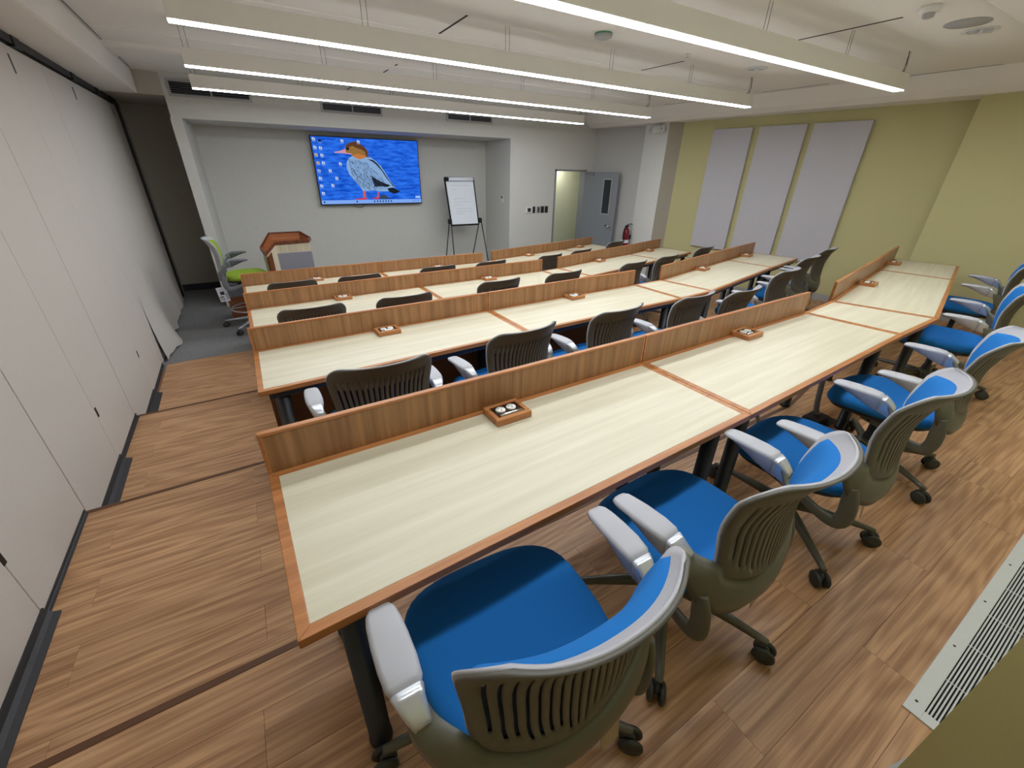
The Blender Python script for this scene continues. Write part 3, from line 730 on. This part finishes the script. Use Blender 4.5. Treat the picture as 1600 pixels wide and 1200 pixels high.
# ------------------------------------------------------------------ desks
def quad_inset(q, e):
    """inset of a ccw quad by e on each side"""
    n = len(q); out = []
    for i in range(n):
        p0, p1, p2 = Vector(q[i-1]), Vector(q[i]), Vector(q[(i+1) % n])
        d1 = (p1-p0).normalized(); d2 = (p2-p1).normalized()
        n1 = Vector((-d1.y, d1.x)); n2 = Vector((-d2.y, d2.x))
        den = 1 + n1.dot(n2)
        out.append(tuple(p1 + (n1+n2) * e / den))
    return out
ROWS = [
 dict(name='row farthest from the screen', z=0.0, back=[(-.121,1.367),(1.706,1.409),(3.524,1.467),(4.081,1.531),(6.061,1.929),(7.102,2.15)],
      front=[(-.106,.703),(1.711,.772),(3.596,.867),(4.287,.886),(6.165,1.305),(7.239,1.549)], modesty=False),
 dict(name='third row from the screen', z=-H, back=[(-.138,3.041),(1.661,3.112),(3.516,3.192),(3.966,3.215),(5.837,3.633),(6.813,3.835)],
      front=[(-.141,2.384),(1.67,2.485),(3.53,2.557),(4.075,2.60),(5.925,3.01),(6.951,3.207)], modesty=True),
 dict(name='second row from the screen', z=-2*H, back=[(-.163,4.696),(1.634,4.79),(3.461,4.858),(3.766,4.905),(5.594,5.291),(6.70,5.575)],
      front=[(-.157,4.06),(1.66,4.165),(3.49,4.225),(3.885,4.285),(5.70,4.68),(6.80,4.938)], modesty=True),
 dict(name='row nearest the screen', z=-3*H, back=[(-.198,6.47),(1.622,6.505),(3.391,6.53),(3.60,6.60),(5.454,6.978),(6.492,7.27)],
      front=[(-.19,5.83),(1.63,5.865),(3.42,5.89),(3.72,5.975),(5.58,6.36),(6.63,6.66)], modesty=True)]
segname = ['leftmost', 'second', 'wedge', 'angled', 'end']
where = ['beside the folding wall', 'second from the folding wall', '', 'just past the wedge filler', 'at the green wall']
PH = .157
for r, R_ in enumerate(ROWS):
    ztop = R_['z'] + .74
    for s in range(5):
        q = [R_['front'][s], R_['front'][s+1], R_['back'][s+1], R_['back'][s]]
        org = Vector(q[0]); ang = math.atan2(q[1][1]-q[0][1], q[1][0]-q[0][0])
        ca, sa = math.cos(-ang), math.sin(-ang)
        loc = [((p[0]-org.x)*ca - (p[1]-org.y)*sa, (p[0]-org.x)*sa + (p[1]-org.y)*ca) for p in q]
        wedge = s == 2
        if wedge: nm, lb = 'desk_filler', 'narrow wedge-shaped cream desk filler in the ' + R_['name']
        else: nm, lb = 'desk', 'cream-topped desk %s, in the %s' % (where[s], R_['name'])
        t = thing(nm, lb, 'desk', (org.x, org.y, R_['z']), ang, 'desks in the ' + R_['name'])
        loc = quad_inset(loc, .0015)
        e = .030
        inn = quad_inset(loc, e)
        mb = MB()
        for i in range(4):
            j = (i+1) % 4
            mb.prism([loc[i], loc[j], inn[j], inn[i]], .712, .74)
        mb.build('edge_trim', M['trimw'], t, .0025, 2)
        mb = MB(); mb.prism(inn, .714, .7398); mb.build('desktop', M['cream'], t)
        # steel underframe
        L_ = loc[1][0]; D_ = min(loc[3][1], loc[2][1])
        uf = MB()
        if not wedge:
            uf.box((.05, .035, .668), (L_-.05, .075, .711)); uf.box((.08, D_-.11, .668), (L_-.08, D_-.07, .711))
            for x in (.10, L_-.14): uf.box((x, .075, .672), (x+.04, D_-.11, .708))
        else:
            uf.box((.03, .035, .668), (L_-.03, .075, .711))
        uf.build('underframe', M['beam'], t)
        if not wedge:
            for (x, y) in ((.12, .085), (L_-.12, .085), (.12, D_-.12), (L_-.12, D_-.12)):
                lg = MB(); lg.lathe([(.037, 0), (.037, .02), (.034, .022), (.034, .668)], 18, c=(x, y, 0))
                lo_ = lg.build('leg', M['legb'], t)
            # privacy panel standing on the back edge
            a, b = Vector(loc[3]), Vector(loc[2])
            d = (b-a).normalized(); nrm = Vector((-d.y, d.x))
            a2, b2 = a + d*.001 + nrm*.001, b - d*.001 + nrm*.001
            a3, b3 = a2 + nrm*.018, b2 + nrm*.018
            mb = MB(); zb0 = .70 if r == 0 else .70
            mb.prism([tuple(a2), tuple(b2), tuple(b3), tuple(a3)], zb0, .74 + PH - .004)
            pv = mb.build('privacy_panel', M['panelw'], t)
            mb = MB(); o1 = nrm * -.0025; o2 = nrm * .0025; th = .012
            a4, b4, a5, b5 = a2 + o1, b2 + o1, a3 + o2, b3 + o2
            mb.prism([tuple(a4), tuple(b4), tuple(b5), tuple(a5)], .74 + PH - th, .74 + PH)
            for (e0, e1) in ((a2, a2 + d*.012), (b2 - d*.012, b2)):
                mb.prism([tuple(e0+o1), tuple(e1+o1), tuple(e1+nrm*.0205), tuple(e0+nrm*.0205)], zb0, .74 + PH - th)
            mb.build('panel_trim', M['trimw'], pv, .0015, 1)
            if R_['modesty'] and s < 2:
                a6, b6 = a + d*.02 - nrm*.045, b - d*.02 - nrm*.045
                mb = MB(); mb.prism([tuple(a6), tuple(b6), tuple(b6+nrm*.02), tuple(a6+nrm*.02)], .10, .705)
                mb.build('modesty_panel', M['modw'], t)
        
# power boxes
def make_box():
    t = thing('power_outlet_box', '', 'outlet box')
    w, dd, hh = .0835, .064, .03
    mb = MB()
    mb.box((-w, -dd, .0), (w, -dd+.022, hh)); mb.box((-w, dd-.018, 0), (w, dd, hh)); mb.box((-w, -dd+.022, 0), (-w+.02, dd-.018, hh)); mb.box((w-.02, -dd+.022, 0), (w, dd-.018, hh))
    mb.build('wood_frame', M['trimw'], t, .002, 1)
    bx('cover_plate', (-w+.018, -dd+.02, .002), (w-.018, dd-.016, hh-.006), M['plate'], t)
    for s in (-1, 1):
        mb = MB(); mb.lathe([(.0, .023), (.0215, .023), (.0215, .029), (.0185, .0315), (0, .0315)], 20, c=(s*.026, .012, 0))
        o = mb.build('socket', M['outlet'], t)
        mb = MB()
        for dx in (-.007, .007): mb.box((s*.026+dx-.0012, .013, .0312), (s*.026+dx+.0012, .022, .0318))
        mb.box((s*.026-.003, -.001, .0312), (s*.026+.003, .005, .0318)); mb.build('slots', M['pan'], o)
    mb = MB(); mb.lathe([(.006, -.052), (.006, .052)], 10, c=(0, -.030, .029), axis='x'); mb.box((-.056, -.044, .02), (.056, -.034, .031)); mb.build('hinge_bar', M['chrome'], t)
    return t
proto_box = make_box()
BOX = [[(.779, 1.296, .023), (2.631, 1.377, .032), (5.051, 1.643, .2), (6.616, 1.985, .21)],
       [(.738, 2.975, .04), (2.59, 3.073, .04), (4.9, 3.345, .22), (6.385, 3.68, .21)],
       [(.732, 4.665, .05), (2.54, 4.73, .04), (4.675, 5.02, .21), (6.165, 5.36, .25)],
       [(.703, 6.40, .02), (2.529, 6.435, .02), (4.449, 6.69, .2), (5.949, 7.03, .27)]]
first = True
pos4 = ['nearest the folding wall', 'second from the folding wall', 'third from the folding wall', 'nearest the green wall']
for r in range(4):
    for s, (x, y, a) in enumerate(BOX[r]):
        o = proto_box if first else copy_tree(proto_box)
        first = False
        o.location = (x, y, ROWS[r]['z'] + .7402); o.rotation_euler = (0, 0, a)
        tag(o, 'wooden power outlet box %s on the %s' % (pos4[s], ROWS[r]['name']), 'outlet box', 'outlet boxes on the desks')

# ------------------------------------------------------------------ swivel chair
def sm(x, a, b):
    x = min(1, max(0, (x-a)/(b-a))); return x*x*(3-2*x)
def wv(v):
    if v < .34: w = .246 * math.sqrt(max(0.0, 1 - .86 * (1 - v/.34) ** 2))
    else: w = .246 + .026 * sm(v, .34, .9)
    r = .20
    if v > 1 - r:
        q = (v - (1 - r)) / r
        w = w - .075 + .075 * math.sqrt(max(0, 1 - q*q))
    return w
def bs(u, v, off=0.0):
    x = u * wv(v)
    y = -.312 - .048 * sm(v, .5, 1.0) + .012 * math.sin(PI * v) + .085 * abs(u) ** 2.3 * (.6 + .4 * v) * (wv(v) / .26)
    if v > .82: y -= .038 * ((v - .82) / .18) ** 1.6
    z = .505 + .473 * v + .006 * (1 - u*u) * v ** 5
    return (x, y + off, z)
def sheet(mb, us, vs_, keep, o0, o1, mi=0, smooth=True, vm=lambda u, v: v, back_mi=None):
    """closed slab between two offsets of the back surface, made of the kept cells only"""
    idx = {}; V = []; F = []; rear = set()
    f0 = o0 if callable(o0) else (lambda u, v: o0); f1 = o1 if callable(o1) else (lambda u, v: o1)
    def vid(i, j, l):
        k_ = (i, j, l)
        if k_ not in idx:
            idx[k_] = len(V); V.append(bs(us[i], vm(us[i], vs_[j]), (f0 if l == 0 else f1)(us[i], vs_[j])))
        return idx[k_]
    nu, nv = len(us)-1, len(vs_)-1
    K = {(i, j) for i in range(nu) for j in range(nv) if keep((us[i]+us[i+1])/2, (vs_[j]+vs_[j+1])/2, i, j)}
    for (i, j) in K:
        F.append((vid(i,j,1), vid(i+1,j,1), vid(i+1,j+1,1), vid(i,j+1,1)))
        rear.add(len(F)); F.append((vid(i,j,0), vid(i,j+1,0), vid(i+1,j+1,0), vid(i+1,j,0)))
        for (di, dj, e) in ((-1,0,((i,j),(i,j+1))), (1,0,((i+1,j+1),(i+1,j))), (0,-1,((i+1,j),(i,j))), (0,1,((i,j+1),(i+1,j+1)))):
            if (i+di, j+dj) not in K:
                (a, b), (c, d) = e
                F.append((vid(a,b,1), vid(a,b,0), vid(c,d,0), vid(c,d,1)))
    mb.add(V, F, mi, smooth)
    if back_mi is not None:
        k0 = len(mb.f) - len(F)
        for q, f in enumerate(F):
            if q in rear: mb.mi[k0 + q] = back_mi
def catmull(P, n):
    P = [Vector(p) for p in P]; out = []
    for i in range(len(P)-1):
        p0, p1, p2, p3 = P[max(i-1,0)], P[i], P[i+1], P[min(i+2, len(P)-1)]
        for k_ in range(n):
            t = k_/n
            out.append(.5*((2*p1)+(p2-p0)*t+(2*p0-5*p1+4*p2-p3)*t*t+(3*p1-p0-3*p2+p3)*t**3))
    out.append(P[-1]); return out
def sweep(mb, pts, side, rs, rb, n=12, mi=0):
    """flat oval section: rs along the side vector, rb across it (functions of 0..1)"""
    rings = []
    m_ = len(pts)-1
    for i, p in enumerate(pts):
        t = (pts[min(i+1, m_)] - pts[max(i-1, 0)]).normalized()
        s_ = side(t); s_ = (s_ - t*s_.dot(t)).normalized(); b = t.cross(s_)
        a1, b1 = rs(i/m_), rb(i/m_)
        ring = []
        for k_ in range(n):
            th = 2*PI*k_/n; c_, s2 = math.cos(th), math.sin(th)
            ring.append(tuple(p + s_ * a1 * math.copysign(abs(c_)**.6, c_) + b * b1 * math.copysign(abs(s2)**.8, s2)))
        rings.append(ring)
    mb.loft(rings, mi, True)
def rrect(cx, zt, hw, dep, y, taper=.6, n=4):
    """rounded armrest section in the xz plane"""
    pts = []
    r = min(.013, dep*.45, hw*.5)
    top = [(hw - r, zt - r, 0), (-hw + r, zt - r, PI/2)]
    for (x, z, a0) in top:
        for k_ in range(n+1):
            a = a0 + PI/2*k_/n; pts.append((cx + x + r*math.cos(a), y, z + r*math.sin(a)))
    hb = hw*taper
    for k_ in range(n+1):
        a = PI + PI*k_/n
        pts.append((cx + hb*math.cos(a), y, zt - dep + r*.8 + r*.8*math.sin(a)))
    return pts
def make_chair(fab, shell, frame, base, armm, rimm, stool=False):
    t = thing('office_chair', '', 'chair')
    n = 40
    def ring(k_, z, droop=True):
        pts = []
        for i in range(n):
            a = 2*PI*i/n; c_, s_ = math.cos(a), math.sin(a)
            e = 2/2.9
            x = .285*k_*math.copysign(abs(c_)**e, c_); y = .282*k_*math.copysign(abs(s_)**e, s_)
            x *= 1 + .05*y/.28
            zz = z - (.035*max(0, (y-.10)/.18)**2 if droop else 0) + .008*(x/.28)**2
            pts.append((x, y, zz))
        return pts
    mb = MB(); mb.loft([ring(.72, .415), ring(.90, .418), ring(.965, .428), ring(.995, .445), ring(1, .458), ring(.985, .472), ring(.95, .483), ring(.86, .490), ring(.6, .488), ring(.3, .485), ring(.05, .484)])
    mb.build('seat', fab, t)
    mb = MB(); mb.loft([ring(.70, .385), ring(.86, .392), ring(.91, .405), ring(.90, .424)]); mb.build('seat_pan', M['pan'], t)
    # back: slotted rear shell, light rim, upholstered pad
    NR = 17
    us = [-1, -.93, -.86]; kind_ = [0, 0]
    u = -.86; per = 1.72/NR
    for i in range(NR):
        us.append(u + per*.36); kind_.append(1); us.append(u + per); kind_.append(0); u += per
    us += [.93, 1]; kind_ += [0, 0]
    vsr = [0, .02, .05, .10, .17, .24, .32, .42, .52, .62, .70, .76, .82, .86, .90, .93, .955, .975, .988, .996, 1.0]
    def keep(u_, v_, i, j):
        if kind_[i] == 1 and i > 1 and v_ < .80 and v_ > .13 + .22*u_*u_: return False
        return True
    mb = MB(); sheet(mb, us, vsr, keep, -.014, -.004); mb.build('backrest_shell', shell, t)
    us2 = [-1 + 2*i/24 for i in range(25)]
    def keep2(u_, v_, i, j): return v_ > .70 or abs(u_) > .88 or v_ < .08
    mb = MB(); sheet(mb, us2, vsr, keep2, -.0038, .005); mb.build('backrest_rim', rimm, t)
    us3 = [-.9, -.88, -.84] + [-.8 + 1.6*i/16 for i in range(17)] + [.84, .88, .9]
    vs3 = [.045, .06, .09, .15, .24, .34, .45, .56, .66, .74, .79, .82, .835]
    def puff(u_, v_):
        e = min(1, (.9-abs(u_))/.07) * min(1, (v_-.045)/.05) * min(1, (.835-v_)/.05)
        return .006 + .017 * math.sqrt(max(0, e))
    mb = MB(); sheet(mb, us3, vs3, lambda *a: True, -.003, puff, vm=lambda u_, v_: v_ * (1.11 - .09 * abs(u_) ** 2.6), back_mi=1); mb.build('back_cushion', [fab, M['liner']], t)
    # frame: yoke under the back and side plates down to the seat
    mb = MB()
    st = [((.302, -.175, .698), (.352, -.17, .692)), ((.287, -.205, .672), (.346, -.205, .625)), (bs(.985, .30, -.012), (.312, -.234, .530)),
          (bs(.94, .20, -.012), (.268, -.272, .474)), (bs(.80, .125, -.012), (.192, -.308, .436)), (bs(.5, .085, -.012), (.10, -.326, .420)), (bs(0, .075, -.012), (0, -.333, .414))]
    mir = lambda p: (-p[0], p[1], p[2])
    st = [(mir(a), mir(b)) for a, b in st] + st[::-1][1:]
    ia = catmull([a for a, b in st], 3); ib = catmull([b for a, b in st], 3)
    rings = []
    for a, b in zip(ia, ib):
        m_ = (a + b) / 2; f_ = Vector((0, .012, 0)); o_ = Vector((m_.x * .03, -.016, -.002))
        rings.append([tuple(a), tuple(a*.75 + b*.25 + o_*.8), tuple(m_ + o_), tuple(a*.25 + b*.75 + o_*.8), tuple(b), tuple(b*.8 + a*.2 + f_), tuple(a*.8 + b*.2 + f_)])
    mb.loft(rings, 0, True)
    for s in (-1, 1):
        path = catmull([(s*.288, -.250, .545), (s*.284, -.262, .49), (s*.272, -.270, .40), (s*.262, -.252, .342), (s*.25, -.19, .335), (s*.225, -.08, .362), (s*.20, .06, .388)], 4)
        sweep(mb, path, lambda tt: Vector((1, 0, 0)), lambda q: .011, lambda q: .024 + .009*sm(q, 0, .25) - .013*sm(q, .4, .9))
    mb.build('frame', frame, t)
    for s in (-1, 1):
        secs = []
        for (y, cx, hw, zt, dp) in ((-.150, .333, .030, .720, .082), (-.132, .334, .040, .728, .086), (-.09, .335, .0435, .732, .074), (-.03, .336, .043, .733, .050), (.02, .337, .040, .732, .032), (.045, .337, .036, .730, .026), (.060, .337, .027, .726, .020), (.065, .337, .014, .721, .012)):
            secs.append(rrect(s*cx, zt, hw, dp, y))
        mb = MB(); mb.loft(secs); mb.build('armrest', armm, t)
        secs = []
        for (y, cx, hw, zt, dp) in ((-.147, .333, .036, .724, .086), (-.165, .332, .031, .718, .082), (-.185, .328, .026, .706, .076), (-.205, .322, .020, .690, .066)):
            secs.append(rrect(s*cx, zt, hw, dp, y))
        mb = MB(); mb.loft(secs); mb.build('arm_bracket', M['silver'] if not stool else frame, t)
    mb = MB(); mb.box((-.10, -.14, .34), (.10, .10, .392)); mb.box((-.22, -.02, .365), (.22, .03, .388)); mb.build('tilt_mechanism', M['pan'], t, .012)
    mb = MB(); mb.lathe([(.0, .10), (.030, .10), (.030, .20), (.024, .205), (.024, .345), (0, .345)], 18); mb.build('gas_column', M['pan'], t)
    mb = MB(); mb.lathe([(.0, .085), (.050, .085), (.056, .105), (.054, .15), (.036, .168), (.0, .168)], 20); mb.build('hub', base, t)
    lmesh = cmesh = None
    for i in range(5):
        a = 2*PI*i/5 + PI/2 + .32
        if lmesh is None:
            mb = MB(); secs = []
            for (x, w, zt, zb) in ((.03, .026, .155, .095), (.12, .024, .148, .098), (.25, .019, .128, .092), (.345, .016, .110, .084), (.372, .012, .104, .084)):
                secs.append([(x, w*math.cos(2*PI*k_/10), (zt+zb)/2 + (zt-zb)/2*math.sin(2*PI*k_/10)) for k_ in range(10)])
            mb.loft(secs); lg = mb.build('leg', base, t); lmesh = lg.data
            mb = MB()
            for s in (-1, 1):
                mb.lathe([(0, s*.010), (.030, s*.010), (.036, s*.014), (.036, s*.024), (.030, s*.030), (0, s*.030)], 18, c=(.372, 0, .0365), axis='y')
            mb.lathe([(.012, .04), (.012, .09)], 10, c=(.360, 0, 0))
            mb.lathe([(.0, .0), (.024, .0), (.024, .018), (0, .018)], 12, c=(.362, -.009, .05), axis='y')
            cs = mb.build('caster', M['caster'], lg); cmesh = cs.data
        else:
            lg = bpy.data.objects.new('leg', lmesh); C.objects.link(lg); lg.parent = t
            cs = bpy.data.objects.new('caster', cmesh); C.objects.link(cs); cs.parent = lg
        lg.rotation_euler = (0, 0, a); lg.scale = (1.1, 1, 1)
    return t
proto = make_chair(M['blue'], M['shell'], M['frame'], M['base'], M['lgrey'], M['lgrey'])
rn = ['row farthest from the screen', 'third row from the screen', 'second row from the screen', 'row nearest the screen']
CH = [[(0.408, 0.645, -1.0), (1.195, 0.672, 5.0), (2.135, 0.672, 6.5), (3.155, 0.7, 9.0), (4.906, 0.944, 11.8), (6.458, 1.225, 9.5)],
      [(0.449, 2.266, -2), (1.322, 2.344, 7), (2.157, 2.377, 7), (2.982, 2.361, 8), (3.518, 2.282, 8), (4.681, 2.55, 10), (5.718, 2.849, 12), (6.605, 3.054, 12)],
      [(0.319, 4.008, 2), (1.106, 3.995, 3), (2.167, 4.117, 5), (3.034, 4.121, 5), (4.191, 4.18, 10), (4.956, 4.297, 12), (6.126, 4.559, 12)],
      [(0.322, 5.748, 2), (1.086, 5.73, 2), (2.154, 5.798, 3), (2.97, 5.793, 6), (4.057, 5.834, 10), (4.824, 5.994, 12), (6.058, 6.443, 12)]]
ordn = ['first', 'second', 'third', 'fourth', 'fifth', 'sixth', 'seventh', 'eighth']
first = True
spin = random.Random(11)
for r in range(4):
    for i, (x, y, a) in enumerate(CH[r]):
        c = proto if first else copy_tree(proto)
        first = False
        c.location = (x, y, ROWS[r]['z']); c.rotation_euler = (0, 0, math.radians(a))
        tag(c, 'blue swivel chair, %s from the folding wall in the %s' % (ordn[i], rn[r]), 'chair', 'blue chairs in the ' + rn[r])
        if r == 0:
            off = math.radians([-45, -132, -119, -106, -60, -90][i] - a - 108.33)
        else: off = spin.uniform(0, 1.2)
        for ch in c.children:
            if ch.name.startswith('leg'): ch.rotation_euler = (0, 0, ch.rotation_euler.z + off)
        if r == 0 and i in (0, 3):
            mb = MB()
            x0, x1, y_, z1, z0 = (.14, .22, -.262, .34, .15) if i == 0 else (-.06, .09, -.25, .33, .19)
            mb.add([(x0, y_, z1), (x1, y_, z1), (x1, y_-.02, z0), (x0+.01, y_-.025, z0), (x0, y_-.003, z1), (x1, y_-.003, z1), (x1, y_-.023, z0), (x0+.01, y_-.028, z0)], [(0,1,2,3),(7,6,5,4),(0,4,5,1),(1,5,6,2),(2,6,7,3),(3,7,4,0)])
            mb.build('paper_tag', M['tagp'] if i == 0 else M['tagm'], c)

# green drafting stool by the lectern
gs = make_chair(M['green'], M['lgrey'], mat('stool grey', (122, 124, 130), .45), M['silver'], mat('stool arm', (96, 98, 106), .45), M['lgrey'], True)
gs.name = 'drafting_stool'
tag(gs, 'green drafting stool with grey frame and foot ring beside the lectern', 'chair')
gs.location = (-.13, 7.12, -0.495); gs.rotation_euler = (0, 0, math.radians(-90))
for ch in gs.children:
    nm = ch.name.split('.')[0]
    if nm not in ('leg', 'hub', 'gas_column'): ch.location.z += .30
    if nm == 'leg': ch.scale = (1.2, 1, 1)
    if nm == 'gas_column': ch.scale = (1, 1, 1.85); ch.location.z = -.08
mb = MB()
rg = [(.30*math.cos(2*PI*i/32), .30*math.sin(2*PI*i/32), .29) for i in range(33)]
mb.tube(rg, .010, 8)
for i in range(3):
    a = 2*PI*i/3 + .5; mb.tube([(.03*math.cos(a), .03*math.sin(a), .31), (.30*math.cos(a), .30*math.sin(a), .29)], .007, 6)
mb.build('foot_ring', M['silver'], gs)
mb = MB(); mb.box((-.003, -.06, .0), (0.0, .06, .20)); tg = mb.build('instruction_tag', M['paper'], gs, loc=(.13, -.33, .44))
tg.rotation_euler = (.10, -.05, -.1)
mb = MB()
mb.box((.0001, -.03, .095), (.0010, .02, .14)); mb.box((.0001, -.05, .06), (.0010, .0, .075))
for i in range(4): mb.box((.0001, -.045 + i*.014, .018 + .008*(i % 2)), (.0010, -.038 + i*.014, .05))
for i in range(6): mb.box((.0001, .026, .03 + i*.014), (.0010, .054, .036 + i*.014))
mb.build('print', M['print_'], tg)

# ------------------------------------------------------------------ floor grille, cable
t = thing('floor_grille', 'long aluminium bar grille set in the wooden floor by the pilaster', 'floor grille', (1.62, -.345, 0))
GL, GD = 4.4, .285
mb = MB(); mb.box((0, GD-.05, 0), (GL, GD, .006)); mb.box((0, 0, 0), (GL, .03, .006)); mb.box((0, .03, 0), (.045, GD-.05, .006)); mb.box((GL-.045, .03, 0), (GL, GD-.05, .006))
mb.build('frame', M['alu'], t, .0012, 1)
bx('duct', (.045, .03, -.004), (GL-.045, GD-.05, .0012), M['void'], t)
nb = 20
for i in range(nb):
    y = .036 + (GD-.092)*i/(nb-1)
    bx('bar', (.045, y-.0028, .001), (GL-.045, y+.0022, .0058), M['alu'], t)
for x in [.06 + .38*i for i in range(12)]:
    mb = MB(); mb.lathe([(.005, .006), (.0045, .0072), (0, .0072)], 10, c=(x, GD-.022, 0)); mb.build('screw', M['pan'], t)
mb = MB()
for x in [.25 + .25*i for i in range(16)]: mb.box((x-.001, .03, .001), (x+.001, GD-.05, .0045))
mb.build('cross_bars', M['alu'], t)
t = thing('power_whip', 'grey conduit cable hanging under the second desk down to a floor outlet', 'cable', (2.9, 1.15, 0))
def wp(x, y, z): return (x-2.9, y-1.15, z)
mb = MB(); mb.tube(catmull([wp(2.62, 1.30, .66), wp(2.66, 1.22, .35), wp(2.74, 1.14, .10), wp(2.90, 1.08, .025), wp(3.10, 1.08, .022), wp(3.30, 1.08, .03)], 6), .013, 8); mb.build('conduit', M['grey_p'], t)
mb = MB(); mb.tube(catmull([wp(3.40, 1.16, .66), wp(3.40, 1.14, .35), wp(3.42, 1.12, .12), wp(3.43, 1.10, .05)], 6), .019, 8); mb.build('riser_conduit', M['grey_p'], t)
mb = MB(); mb.box(wp(3.32, 1.04, .0), wp(3.50, 1.15, .045)); mb.box(wp(3.42, 1.0, .0), wp(3.56, 1.06, .012)); mb.build('floor_box', M['beam'], t, .004)
